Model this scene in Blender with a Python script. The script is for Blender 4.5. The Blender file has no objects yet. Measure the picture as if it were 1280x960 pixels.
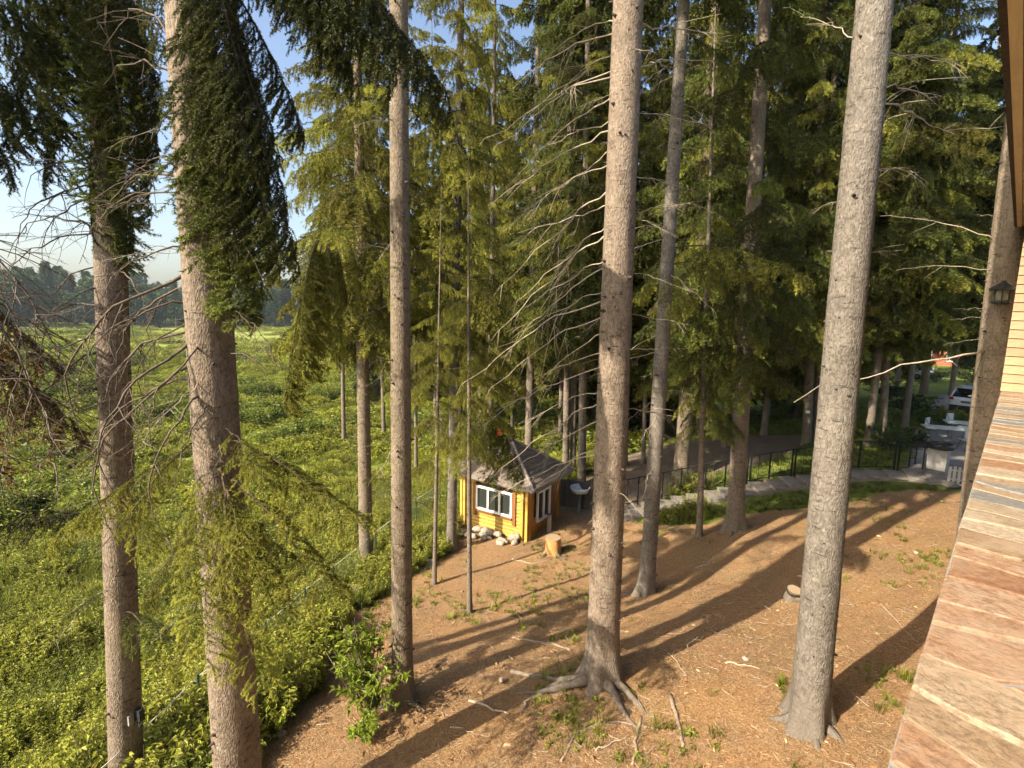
import bpy, math, random
import numpy as np
from mathutils import Vector, Matrix

# ------------------------------------------------------------------ camera, sky, sun, exposure
CZ = 10.5                                   # camera height above the meadow
F, PITCH, ROLL = 640.0, math.radians(8), math.radians(1.26)
_r0 = np.array([1, 0, 0.]); _u0 = np.array([0, math.sin(PITCH), math.cos(PITCH)])
FW = np.array([0, math.cos(PITCH), -math.sin(PITCH)])
RT = math.cos(ROLL) * _r0 + math.sin(ROLL) * _u0
UP = -math.sin(ROLL) * _r0 + math.cos(ROLL) * _u0
CAM = np.array([0, 0, CZ])
scene = bpy.context.scene
cd = bpy.data.cameras.new('camera'); cam = bpy.data.objects.new('camera', cd)
scene.collection.objects.link(cam)
cd.sensor_width = 36; cd.lens = 36 * F / 1280; cd.clip_start = .05; cd.clip_end = 6000
cam.matrix_world = Matrix(((RT[0], UP[0], -FW[0], 0), (RT[1], UP[1], -FW[1], 0), (RT[2], UP[2], -FW[2], CZ), (0, 0, 0, 1)))
scene.camera = cam
SUN_AZ = math.radians(-122); SUN_EL = math.radians(36)    # azimuth from +Y towards +X
world = bpy.data.worlds.new('World'); scene.world = world; world.use_nodes = True
wn = world.node_tree.nodes; wn.clear()
wo = wn.new('ShaderNodeOutputWorld'); bg = wn.new('ShaderNodeBackground'); sky = wn.new('ShaderNodeTexSky')
sky.sky_type = 'NISHITA'; sky.sun_disc = False; sky.sun_elevation = SUN_EL; sky.sun_rotation = SUN_AZ
sky.air_density = 1.0; sky.dust_density = 3.5; sky.ozone_density = .8; sky.altitude = 150
bg.inputs['Strength'].default_value = 0.12
world.node_tree.links.new(sky.outputs[0], bg.inputs[0]); world.node_tree.links.new(bg.outputs[0], wo.inputs[0])
sd = bpy.data.lights.new('sun', 'SUN'); sd.energy = 5.0; sd.angle = math.radians(.55); sd.color = (1, .89, .72)
sun = bpy.data.objects.new('sun', sd); scene.collection.objects.link(sun)
_sv = Vector((math.sin(SUN_AZ) * math.cos(SUN_EL), math.cos(SUN_AZ) * math.cos(SUN_EL), math.sin(SUN_EL)))
sun.rotation_euler = _sv.to_track_quat('Z', 'Y').to_euler(); sun.location = _sv * 60
vs = scene.view_settings; vs.view_transform = 'Standard'; vs.look = 'None'; vs.exposure = 1.3; vs.gamma = 1; vs.use_curve_mapping = False
scene.cycles.use_denoising = True
scene.cycles.max_bounces = 4; scene.cycles.diffuse_bounces = 2; scene.cycles.glossy_bounces = 2
scene.cycles.transmission_bounces = 4; scene.cycles.transparent_max_bounces = 6
scene.cycles.sample_clamp_indirect = 6
scene.cycles.use_adaptive_sampling = True; scene.cycles.adaptive_threshold = .03

rnd = random.Random(7); RNG = np.random.default_rng(7)
COL = scene.collection

# ------------------------------------------------------------------ pixel <-> world
def ray(px, py): return FW + RT * (px - 640) / F - UP * (py - 480) / F
def at(px, py, depth): return CAM + ray(px, py) * depth
def at_y(px, py, y):
    v = ray(px, py); return CAM + v * (y / v[1])
def drop(px, py, d):
    v = ray(px, py); return CAM + v * (d / -v[2])
def proj(p):
    q = np.asarray(p, float) - CAM; d = q @ FW
    return 640 + F * (q @ RT) / d, 480 - F * (q @ UP) / d, d

# ------------------------------------------------------------------ mesh helpers
class MB:
    def __init__(s): s.v = []; s.f = []; s.m = []; s.n = 0
    def add(s, V, Fc, mi=0):
        V = np.asarray(V, float).reshape(-1, 3); s.v.append(V)
        if isinstance(Fc, np.ndarray): Fc = [Fc]
        for a in Fc:
            a = np.asarray(a, int)
            if a.ndim == 1: a = a[None]
            s.f.append(a + s.n); s.m.append(np.full(len(a), mi))
        s.n += len(V); return s
    def box(s, c, size, R=None, mi=0, top=(1, 1)):
        x, y, z = np.asarray(size, float) / 2
        V = np.array([[-x, -y, -z], [x, -y, -z], [x, y, -z], [-x, y, -z], [-x * top[0], -y * top[1], z], [x * top[0], -y * top[1], z], [x * top[0], y * top[1], z], [-x * top[0], y * top[1], z]])
        if R is not None: V = V @ np.asarray(R).T
        return s.add(V + np.asarray(c, float), np.array([[0, 3, 2, 1], [4, 5, 6, 7], [0, 1, 5, 4], [1, 2, 6, 5], [2, 3, 7, 6], [3, 0, 4, 7]]), mi)
    def prism(s, poly, z0, z1, inset=0, mi=0):
        P = np.asarray(poly, float); n = len(P); c = P.mean(0)
        T = P + (c - P) * inset
        V = np.vstack([np.c_[P, np.full(n, z0)], np.c_[T, np.full(n, z1)]])
        i = np.arange(n); j = (i + 1) % n
        return s.add(V, [np.c_[i, j, j + n, i + n], (i + n)[None], i[::-1][None]], mi)
    def tube(s, pts, rad, n=6, caps=True, mi=0):
        P = np.asarray(pts, float); k = len(P); r = np.broadcast_to(np.asarray(rad, float), (k,))
        T = np.gradient(P, axis=0); T /= np.linalg.norm(T, axis=1)[:, None] + 1e-9
        ref = np.array([0, 0, 1.]) if abs(T[0][2]) < .9 else np.array([1., 0, 0])
        A = np.cross(T, ref); A /= np.linalg.norm(A, axis=1)[:, None] + 1e-9; B = np.cross(T, A)
        th = np.arange(n) * 2 * np.pi / n
        V = P[:, None] + r[:, None, None] * (np.cos(th)[None, :, None] * A[:, None] + np.sin(th)[None, :, None] * B[:, None])
        i = np.arange(k - 1)[:, None] * n; j = np.arange(n)[None]; j2 = (j + 1) % n
        Q = np.stack([i + j, i + j2, i + n + j2, i + n + j], -1).reshape(-1, 4)
        fs = [Q]
        if caps: fs += [np.arange(n)[::-1][None], (np.arange(n) + (k - 1) * n)[None]]
        return s.add(V.reshape(-1, 3), fs, mi)
    def lathe(s, prof, c=(0, 0, 0), n=16, mi=0):
        pr = np.asarray(prof, float); k = len(pr); th = np.arange(n) * 2 * np.pi / n
        V = np.stack([pr[:, 0][:, None] * np.cos(th), pr[:, 0][:, None] * np.sin(th), np.repeat(pr[:, 1][:, None], n, 1)], -1).reshape(-1, 3) + np.asarray(c, float)
        i = np.arange(k - 1)[:, None] * n; j = np.arange(n)[None]; j2 = (j + 1) % n
        return s.add(V, [np.stack([i + j, i + j2, i + n + j2, i + n + j], -1).reshape(-1, 4), np.arange(n)[::-1][None], (np.arange(n) + (k - 1) * n)[None]], mi)
    def mesh(s, name, mats, smooth=False, attrs=None):
        me = bpy.data.meshes.new(name)
        V = np.vstack(s.v); me.vertices.add(len(V)); me.vertices.foreach_set('co', V.astype(np.float32).ravel())
        loops = np.concatenate([a.ravel() for a in s.f]); cnt = np.concatenate([np.full(len(a), a.shape[1]) for a in s.f])
        me.loops.add(len(loops)); me.loops.foreach_set('vertex_index', loops.astype(np.int32))
        me.polygons.add(len(cnt)); st = np.r_[0, np.cumsum(cnt)[:-1]]
        me.polygons.foreach_set('loop_start', st.astype(np.int32))
        me.polygons.foreach_set('material_index', np.concatenate(s.m).astype(np.int32))
        me.polygons.foreach_set('use_smooth', np.full(len(cnt), smooth))
        for k, a in (attrs or {}).items():
            at_ = me.attributes.new(k, 'FLOAT', 'POINT'); at_.data.foreach_set('value', np.asarray(a, np.float32))
        me.update(calc_edges=True)
        for m in (mats if isinstance(mats, (list, tuple)) else [mats]): me.materials.append(m)
        return me

def link(name, data=None, parent=None, loc=(0, 0, 0), rot=(0, 0, 0), label=None, cat=None, group=None, kind=None, sc=None):
    o = bpy.data.objects.new(name, data); COL.objects.link(o); o.parent = parent
    o.location = tuple(float(v) for v in loc); o.rotation_euler = rot
    if sc is not None: o.scale = (sc, sc, sc) if not hasattr(sc, '__len__') else sc
    for k, v in (('label', label), ('category', cat), ('group', group), ('kind', kind)):
        if v: o[k] = v
    return o
def Rz(a): c, s = math.cos(a), math.sin(a); return np.array([[c, -s, 0], [s, c, 0], [0, 0, 1.]])
def unit(v): v = np.asarray(v, float); return v / (np.linalg.norm(v) + 1e-9)

# ------------------------------------------------------------------ materials
class NT:
    def __init__(s, name):
        s.m = bpy.data.materials.new(name); s.m.use_nodes = True; s.t = s.m.node_tree; s.t.nodes.clear()
        s.out = s.n('ShaderNodeOutputMaterial')
    def n(s, t, **k):
        nd = s.t.nodes.new(t)
        for a, v in k.items(): setattr(nd, a, v)
        return nd
    def put(s, sock, v):
        if hasattr(v, 'is_output'): s.t.links.new(v, sock)
        else: sock.default_value = v
    def coord(s, which='Object', scale=(1, 1, 1), rot=(0, 0, 0)):
        c = s.n('ShaderNodeTexCoord'); mp = s.n('ShaderNodeMapping'); mp.inputs['Scale'].default_value = scale; mp.inputs['Rotation'].default_value = rot
        s.t.links.new(c.outputs[which], mp.inputs[0]); return mp.outputs[0]
    def pos(s, scale=(1, 1, 1)):
        g = s.n('ShaderNodeNewGeometry'); mp = s.n('ShaderNodeMapping'); mp.inputs['Scale'].default_value = scale
        s.t.links.new(g.outputs['Position'], mp.inputs[0]); return mp.outputs[0]
    def noise(s, vec, scale, detail=4, rough=.6, dist=0, out='Fac'):
        q = s.n('ShaderNodeTexNoise'); s.put(q.inputs['Vector'], vec); q.inputs['Scale'].default_value = scale
        q.inputs['Detail'].default_value = detail; q.inputs['Roughness'].default_value = rough; q.inputs['Distortion'].default_value = dist
        return q.outputs[out]
    def voro(s, vec, scale, feature='F1', out='Distance', rand=1):
        q = s.n('ShaderNodeTexVoronoi', feature=feature); s.put(q.inputs['Vector'], vec); q.inputs['Scale'].default_value = scale; q.inputs['Randomness'].default_value = rand
        return q.outputs[out]
    def ramp(s, fac, stops):
        r = s.n('ShaderNodeValToRGB'); e = r.color_ramp.elements
        while len(e) < len(stops): e.new(.5)
        for el, (p, c) in zip(e, stops):
            el.position = p; el.color = (c, c, c, 1) if not hasattr(c, '__len__') else (*c, 1)
        s.put(r.inputs[0], fac); return r.outputs[0]
    def mix(s, fac, a, b, mode='MIX'):
        m = s.n('ShaderNodeMix', data_type='RGBA', blend_type=mode)
        s.put(m.inputs[0], fac); s.put(m.inputs[6], a if hasattr(a, 'is_output') else (*a, 1)); s.put(m.inputs[7], b if hasattr(b, 'is_output') else (*b, 1))
        return m.outputs[2]
    def math(s, op, a, b=0., clamp=False):
        m = s.n('ShaderNodeMath', operation=op, use_clamp=clamp); s.put(m.inputs[0], a); s.put(m.inputs[1], b); return m.outputs[0]
    def attr(s, name):
        a = s.n('ShaderNodeAttribute', attribute_name=name); return a.outputs['Fac']
    def orand(s): return s.n('ShaderNodeObjectInfo').outputs['Random']
    def bsdf(s, color, rough=.8, bump=None, bstr=.5, bdist=.01, spec=.3, metal=0, **kw):
        b = s.n('ShaderNodeBsdfPrincipled'); s.put(b.inputs['Base Color'], color if hasattr(color, 'is_output') else (*color, 1))
        s.put(b.inputs['Roughness'], rough); b.inputs['Metallic'].default_value = metal; b.inputs['Specular IOR Level'].default_value = spec
        for k, v in kw.items(): s.put(b.inputs[k.replace('_', ' ')], v)
        if bump is not None:
            n = s.n('ShaderNodeBump'); n.inputs['Strength'].default_value = bstr; n.inputs['Distance'].default_value = bdist
            s.put(n.inputs['Height'], bump); s.t.links.new(n.outputs[0], b.inputs['Normal'])
        return b.outputs[0]
    def done(s, sh): s.t.links.new(sh, s.out.inputs[0]); return s.m

def bark_mat(name, dark, mid, light, moss=0., foot=1.):
    t = NT(name); c = t.coord('Object', (1, 1, .45)); c1 = t.coord('Object')
    fl = t.voro(c, 58, 'F1'); fl2 = t.voro(c, 42, 'F1', 'Color')
    n1 = t.noise(c, 55, 6, .7); n2 = t.noise(c1, 3.2, 4, .6); n3 = t.noise(t.coord('Object', (1, 1, 5)), 5, 5, .65)
    h = t.math('ADD', t.math('MULTIPLY', fl, .8), t.math('MULTIPLY', n1, .9))
    col = t.ramp(h, [(.3, dark), (.6, mid), (1.0, light)])
    col = t.mix(t.ramp(n2, [(.35, 0.), (.68, .7)]), col, tuple(v * .62 for v in mid))
    col = t.mix(t.ramp(t.noise(t.coord('Object', (1, 1, .25)), 2.1, 5, .7), [(.5, 0.), (.7, .55)]), col, tuple(v * 1.05 for v in light))
    col = t.mix(.35, col, t.ramp(fl2, [(.2, dark), (.8, light)]))
    col = t.mix(t.ramp(n3, [(.57, 0.), (.68, .8)]), col, tuple(v * .45 for v in dark))
    kn = t.voro(t.coord('Object', (1, 1, .8)), 5.5, 'F1')
    col = t.mix(t.ramp(kn, [(.045, .8), (.09, 0.)]), col, tuple(v * .35 for v in dark))
    li = t.noise(c1, 9, 5, .7)
    col = t.mix(t.ramp(li, [(.6, 0.), (.72, .45)]), col, (.34, .36, .30))
    sp = t.n('ShaderNodeSeparateXYZ'); t.t.links.new(c1, sp.inputs[0])
    base = t.ramp(t.math('ADD', t.math('MULTIPLY', sp.outputs[2], .5), t.math('MULTIPLY', n2, .4)), [(.15, .75), (.7, 0.)])
    if foot: col = t.mix(base, col, (.13, .108, .085))
    if moss: col = t.mix(t.math('MULTIPLY', t.ramp(t.noise(c1, 6, 5, .7), [(.5, 0.), (.62, 1.)]), moss), col, (.12, .15, .03))
    return t.done(t.bsdf(col, .9, t.math('SUBTRACT', h, t.math('MULTIPLY', t.ramp(kn, [(.03, 1.), (.08, 0.)]), .6)), .9, .013, .15))

def leaf_mat(name, dark, light, tip, transl=.3, rough=.55):
    t = NT(name); tn = t.attr('tone'); r = t.orand()
    f = t.math('ADD', tn, t.math('MULTIPLY', t.math('SUBTRACT', r, .5), .45), True)
    col = t.ramp(f, [(.05, dark), (.6, light), (1., tip)])
    hs = t.n('ShaderNodeHueSaturation'); t.put(hs.inputs['Hue'], t.math('ADD', .485, t.math('MULTIPLY', r, .03))); t.put(hs.inputs['Color'], col)
    t.put(hs.inputs['Value'], t.math('ADD', .8, t.math('MULTIPLY', r, .4)))
    b = t.bsdf(hs.outputs[0], rough, spec=.25)
    tr = t.n('ShaderNodeBsdfTranslucent'); t.put(tr.inputs['Color'], hs.outputs[0])
    mx = t.n('ShaderNodeMixShader'); mx.inputs[0].default_value = transl
    t.t.links.new(b, mx.inputs[1]); t.t.links.new(tr.outputs[0], mx.inputs[2])
    return t.done(mx.outputs[0])

def plain(name, col, rough=.6, var=.25, scale=8, bump=.3, spec=.3, metal=0, dirt=None, bdist=.004):
    t = NT(name); c = t.coord('Object'); n = t.noise(c, scale, 5, .65); n2 = t.noise(c, scale * .23, 3, .6)
    a = tuple(v * (1 - var) for v in col); b = tuple(min(1, v * (1 + var)) for v in col)
    k = t.mix(t.ramp(n, [(.3, 0.), (.7, 1.)]), a, b)
    if dirt: k = t.mix(t.ramp(n2, [(.48, 0.), (.7, .7)]), k, dirt)
    return t.done(t.bsdf(k, rough, n, bump, bdist, spec, metal))

def wood_mat(name, col, dark, axis=0, rough=.55, gr=.5):
    t = NT(name); sc = [14, 14, 14]; sc[axis] = .9
    c = t.coord('Object', tuple(sc)); n = t.noise(c, 2.2, 6, .7, .6); r = t.orand(); c1 = t.coord('Object')
    k = t.mix(t.ramp(n, [(.38, 0.), (.72, gr)]), col, dark)
    kn = t.voro(t.coord('Object', tuple(3.2 if i != axis else 1.5 for i in range(3))), 1.6)
    k = t.mix(t.ramp(kn, [(.05, .8), (.1, 0.)]), k, dark)
    k = t.mix(t.ramp(t.noise(c1, 1.7, 4, .6), [(.45, 0.), (.8, .5)]), k, tuple(v * .6 for v in col))
    hs = t.n('ShaderNodeHueSaturation'); t.put(hs.inputs['Color'], k); t.put(hs.inputs['Value'], t.math('ADD', .86, t.math('MULTIPLY', r, .26)))
    return t.done(t.bsdf(hs.outputs[0], rough, n, .25, .003, .35))

M = {}
M['bark_warm'] = bark_mat('bark_warm', (.07, .048, .034), (.17, .128, .092), (.28, .222, .168))
M['bark_grey'] = bark_mat('bark_grey', (.055, .045, .036), (.125, .108, .088), (.22, .192, .16))
M['bark_brown'] = bark_mat('bark_brown', (.075, .053, .037), (.165, .126, .09), (.27, .214, .16), .2)
M['bark_dark'] = bark_mat('bark_dark', (.07, .05, .04), (.15, .115, .09), (.25, .20, .165), .3)
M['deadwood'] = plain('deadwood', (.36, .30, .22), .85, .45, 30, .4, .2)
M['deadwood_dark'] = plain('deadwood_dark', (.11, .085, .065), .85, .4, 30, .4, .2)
M['stub'] = plain('stub', (.075, .055, .045), .9, .4, 30, .4, .2)
M['twig'] = plain('twig', (.09, .06, .04), .85, .3, 30, .2, .2)
M['needle_dark'] = leaf_mat('needle_dark', (.016, .022, .005), (.040, .052, .009), (.085, .095, .016), .15)  # same needles as the next two, with shade painted into the tone
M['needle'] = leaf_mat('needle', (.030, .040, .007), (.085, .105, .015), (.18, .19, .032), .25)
M['needle_lit'] = leaf_mat('needle_lit', (.075, .085, .012), (.21, .21, .03), (.36, .33, .055), .42)  # same needles with sunlight painted into the tone
M['needle_rust'] = leaf_mat('needle_rust', (.07, .04, .018), (.15, .085, .03), (.26, .15, .05), .2)
M['weed'] = leaf_mat('weed', (.09, .115, .014), (.225, .25, .028), (.36, .345, .05), .4, .5)
M['weed_dark'] = leaf_mat('weed_dark', (.05, .08, .014), (.135, .175, .026), (.24, .25, .04), .35, .5)
M['sapling_leaf'] = leaf_mat('sapling_leaf', (.14, .22, .02), (.27, .36, .035), (.36, .42, .06), .45, .45)
M['bush_leaf'] = leaf_mat('bush_leaf', (.015, .035, .010), (.04, .08, .018), (.09, .14, .03), .3, .4)
M['far_leaf'] = leaf_mat('far_leaf', (.02, .045, .016), (.05, .085, .025), (.095, .13, .035), .2)

# ------------------------------------------------------------------ terrain
CP = [(1010,905,5.5),(755,850,6.0),(500,875,6.6),(297,1066,6.9),(100,950,8.4),(0,700,10.),(200,600,10.5),(250,480,10.5),(420,860,7.0),(340,820,7.8),(415,740,8.2),(458,712,8.5),(540,640,8.9),(662,677,7.8),(585,660,8.0),(690,690,7.6),(812,745,6.9),(920,665,6.2),(587,765,7.3),(543,731,7.8),(775,640,7.2),(900,620,6.4),(1090,590,5.4),(1180,600,5.25),(850,603,6.6),(950,560,5.9),(780,580,7.0),(1170,590,5.2),(1200,545,5.3),(1205,515,5.7),(1190,700,5.2),(1120,900,5.35),(900,950,5.75),(600,950,6.3),(600,500,10.),(700,590,8.4)]
_cp = [drop(*c) - CAM for c in CP]
_cp += [np.array(c, float) for c in [(-300,300,-10.5),(0,300,-10.3),(300,300,-8),(300,0,-5.5),(-300,0,-10.5),(60,60,-6.5),(45,30,-5.8),(-60,30,-10.5),(-60,100,-10.5),(60,120,-8),(10,90,-9.6),(20,45,-7.8),(-25,8,-10.3),(-14,0,-9.6),(-6,-8,-7.5),(4,-8,-5.4),(15,5,-5.2),(0,1,-6),(30,15,-5.3),(-18,14,-10.1),(12,33,-8.)]]
_cp = np.array(_cp)
def _U(r2): return .5 * r2 * np.log(r2 + 1e-9)
_n = len(_cp); _K = _U(((_cp[:, None, :2] - _cp[None, :, :2]) ** 2).sum(-1)) + np.eye(_n) * .6
_Pm = np.c_[np.ones(_n), _cp[:, :2]]
_A = np.block([[_K, _Pm], [_Pm.T, np.zeros((3, 3))]])
_w = np.linalg.solve(_A, np.r_[_cp[:, 2], 0, 0, 0])
_tab = RNG.random((256, 256))
def vnoise(x, y, s, seed=0):
    x = np.asarray(x, float) / s + seed * 17.3; y = np.asarray(y, float) / s + seed * 9.1
    i = np.floor(x).astype(int); j = np.floor(y).astype(int); fx = x - i; fy = y - j
    fx = fx * fx * (3 - 2 * fx); fy = fy * fy * (3 - 2 * fy)
    g = lambda a, b: _tab[a % 256, b % 256]
    return (g(i, j) * (1 - fx) + g(i + 1, j) * fx) * (1 - fy) + (g(i, j + 1) * (1 - fx) + g(i + 1, j + 1) * fx) * fy - .5
def Hs(x, y):
    x = np.atleast_1d(np.asarray(x, float)); y = np.atleast_1d(np.asarray(y, float))
    xc = np.clip(x, -290, 290); yc = np.clip(y, -40, 290)
    out = np.empty(len(xc))
    for a in range(0, len(xc), 20000):
        q = np.c_[xc[a:a + 20000], yc[a:a + 20000]]
        out[a:a + 20000] = _U(((q[:, None] - _cp[None, :, :2]) ** 2).sum(-1)) @ _w[:_n] + _w[_n] + q @ _w[_n + 1:]
    return np.clip(out, -11.2, -4.8) + CZ
def Hz(x, y): return float(Hs(x, y)[0])
def gnd(px, py):
    v = ray(px, py); lo = 1.0
    ts = np.geomspace(2, 400, 900); P = CAM + ts[:, None] * v
    d = P[:, 2] - Hs(P[:, 0], P[:, 1]); k = np.argmax(d < 0)
    if d[k] >= 0: k = len(ts) - 1
    a, b = ts[k - 1], ts[k]
    for _ in range(12):
        m = (a + b) / 2; p = CAM + m * v
        if p[2] > Hz(p[0], p[1]): a = m
        else: b = m
    p = CAM + b * v; p[2] = Hz(p[0], p[1]); return p
def sdist(x, y, poly):
    """signed distance to polygon, positive inside"""
    P = np.asarray(poly, float); q = np.c_[x, y]; d = np.full(len(q), 1e9); ins = np.zeros(len(q), bool)
    for i in range(len(P)):
        a, b = P[i], P[(i + 1) % len(P)]; ab = b - a
        t = np.clip(((q - a) @ ab) / (ab @ ab + 1e-12), 0, 1); d = np.minimum(d, np.linalg.norm(q - a - t[:, None] * ab, axis=1))
        c = ((a[1] > q[:, 1]) != (b[1] > q[:, 1])) & (q[:, 0] < (b[0] - a[0]) * (q[:, 1] - a[1]) / (b[1] - a[1] + 1e-12) + a[0]); ins ^= c
    return np.where(ins, d, -d)
LIT = [gnd(*p)[:2] for p in [(300,1010),(335,930),(395,860),(440,800),(468,745),(520,708),(560,692),(572,668),(590,640),(690,625),(720,640),(770,655),(880,650),(960,642),(1050,628),(1120,616),(1212,618)]] + [np.array(p) for p in [(16, 10), (8, -6), (-2, -6), (-3.5, 2)]]
PATH = [gnd(*p)[:2] for p in [(700,640),(715,610),(760,575),(800,562),(870,553),(960,545),(1015,546),(1008,560),(930,585),(860,612),(790,640),(745,655)]]
PATIO = [gnd(*p)[:2] for p in [(1120,604),(1136,560),(1120,548),(1128,540),(1180,538)]] + [np.array(p) for p in [(27, 24), (24, 15), (17, 12.5), (14.8, 14.8)]]
DRIVE = [gnd(*p)[:2] for p in [(1160,512),(1165,497),(1195,487)]] + [np.array(p) for p in [(45, 42), (40, 27), (30, 26)]]
def masks(x, y):
    nz = vnoise(x, y, 1.1, 1) * 1.0 + vnoise(x, y, .35, 2) * .5
    lit = np.clip((sdist(x, y, LIT) + nz) / .5 + .5, 0, 1)
    pa = np.clip((sdist(x, y, PATH) + nz * .8) / .6 + .5, 0, 1)
    return lit, pa
def ground_rel(x, y):
    r = np.hypot(x, y); lit, pa = masks(x, y); hd = np.maximum(lit, pa)
    pv = np.maximum(sdist(x, y, PATIO), sdist(x, y, DRIVE))
    flat = np.clip((-pv - .1) / .8, 0, 1)
    n = (vnoise(x, y, .45, 3) * .05 + vnoise(x, y, .16, 4) * .028 + vnoise(x, y, 1.7, 5) * .11) * np.clip(1.5 - r / 60, .2, 1)
    big = (vnoise(x, y, 9, 6) * .9 + vnoise(x, y, 26, 7) * 1.2) * np.clip((r - 18) / 25, 0, 1) * (x < 14)
    return (n + big * (1 - hd)) * flat
ang = np.radians(np.r_[np.arange(-180, -60, 4), np.arange(-60, 62, .36), np.arange(62, 180, 4)])
rad = np.r_[0, .8, 1.6, 2.4, np.geomspace(3, 90, 250), np.geomspace(93, 3500, 60)]
A_, R_ = np.meshgrid(ang, rad); gx = (R_ * np.sin(A_)).ravel(); gy = (R_ * np.cos(A_)).ravel()
gz = Hs(gx, gy) + ground_rel(gx, gy)
na, nr = len(ang), len(rad); i = np.arange(nr - 1)[:, None] * na; j = np.arange(na)[None]; j2 = (j + 1) % na
gm = MB().add(np.c_[gx, gy, gz], np.stack([i + j, i + na + j, i + na + j2, i + j2], -1).reshape(-1, 4))
lit, pa = masks(gx, gy)
far = np.clip((np.hypot(gx, gy) - 25) / 120, 0, 1)
t = NT('ground'); p = t.pos(); la, pa_, fa = t.attr('litter'), t.attr('path'), t.attr('far')
n1 = t.noise(p, 2.2, 6, .65); n2 = t.noise(p, 26, 5, .75); n3 = t.noise(p, 90, 3, .7); vst = t.voro(p, 55, 'F1', 'Color')
lc = t.ramp(n2, [(.28, (.075, .042, .022)), (.42, (.25, .14, .068)), (.58, (.40, .235, .115)), (.8, (.54, .38, .215))])
lc = t.mix(t.ramp(n1, [(.42, 0.), (.62, .8)]), lc, (.29, .205, .108))
lc = t.mix(t.ramp(t.noise(p, .8, 4, .6), [(.48, 0.), (.66, .75)]), lc, (.20, .142, .08))
lc = t.mix(t.ramp(t.noise(p, .45, 5, .65), [(.52, 0.), (.68, .6)]), lc, (.40, .235, .085))
lc = t.mix(t.ramp(t.noise(p, 1.9, 5, .7), [(.58, 0.), (.72, .45)]), lc, (.16, .16, .045))
lc = t.mix(.3, lc, t.ramp(vst, [(.1, (.09, .05, .03)), (.6, (.40, .22, .10)), (.95, (.52, .38, .22))]))
gr = t.ramp(t.noise(p, 1.3, 6, .7), [(.3, (.06, .085, .018)), (.55, (.16, .19, .035)), (.75, (.27, .27, .06))])
gr2 = t.ramp(t.noise(p, .06, 6, .65), [(.32, (.13, .15, .03)), (.5, (.22, .25, .05)), (.62, (.28, .29, .07)), (.75, (.32, .30, .11))])
gr = t.mix(fa, gr, gr2)
pc = t.ramp(n1, [(.3, (.12, .09, .062)), (.55, (.20, .15, .105)), (.8, (.28, .22, .155))])
pc = t.mix(.35, pc, t.ramp(n2, [(.3, (.11, .085, .06)), (.7, (.36, .29, .21))]))
edge = t.ramp(t.math('ADD', la, t.math('MULTIPLY', t.math('SUBTRACT', n2, .5), .7)), [(.4, 0.), (.58, 1.)])
col = t.mix(pa_, t.mix(edge, gr, lc), pc)
bp = t.math('ADD', n2, t.math('MULTIPLY', n3, .5))
M['ground'] = t.done(t.bsdf(col, .95, bp, 1.0, .05, .1))
link('ground', gm.mesh('ground', M['ground'], True, {'litter': lit, 'path': pa, 'far': far}), kind='structure', label='sloping ground of rusty needle litter, bare path and green meadow')

# paved patio and drive
M['paving'] = plain('paving', (.20, .185, .17), .9, .3, 14, .5, dirt=(.14, .12, .10))
M['asphalt'] = plain('asphalt', (.19, .165, .14), .9, .3, 10, .5, dirt=(.13, .11, .09))
def sheet(name, poly, mat, off, label):
    P = np.asarray(poly, float); lo, hi = P.min(0), P.max(0); st = .35
    xs = np.arange(lo[0], hi[0] + st, st); ys = np.arange(lo[1], hi[1] + st, st); X, Y = np.meshgrid(xs, ys)
    ok = sdist(X.ravel(), Y.ravel(), P).reshape(X.shape) > -.05
    Z = Hs(X.ravel(), Y.ravel()) + off; nx = len(xs)
    a = np.argwhere(ok[:-1, :-1] & ok[1:, :-1] & ok[:-1, 1:] & ok[1:, 1:]); k = a[:, 0] * nx + a[:, 1]
    mb = MB().add(np.c_[X.ravel(), Y.ravel(), Z], np.c_[k, k + 1, k + nx + 1, k + nx])
    return link(name, mb.mesh(name, mat, True), kind='structure', label=label)
sheet('patio', PATIO, M['paving'], .05, 'grey paved patio under the white folding tables')
sheet('driveway', DRIVE, M['asphalt'], .06, 'sunlit driveway behind the white car')

# ------------------------------------------------------------------ house at the right: stone ledge, plank wall, eave
EA = math.radians(44.5)                         # the ledge runs this way
ev = np.array([math.sin(EA), math.cos(EA)]); wv = np.array([math.cos(EA), -math.sin(EA)])
house_o = np.array([-wv[0] * .112, -wv[1] * .112, CZ - 1.0])
house = link('timber_house', None, loc=house_o, rot=(0, 0, math.pi / 2 - EA), label='timber and stone house whose broad stone ledge and plank wall line the slope', cat='house')
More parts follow.
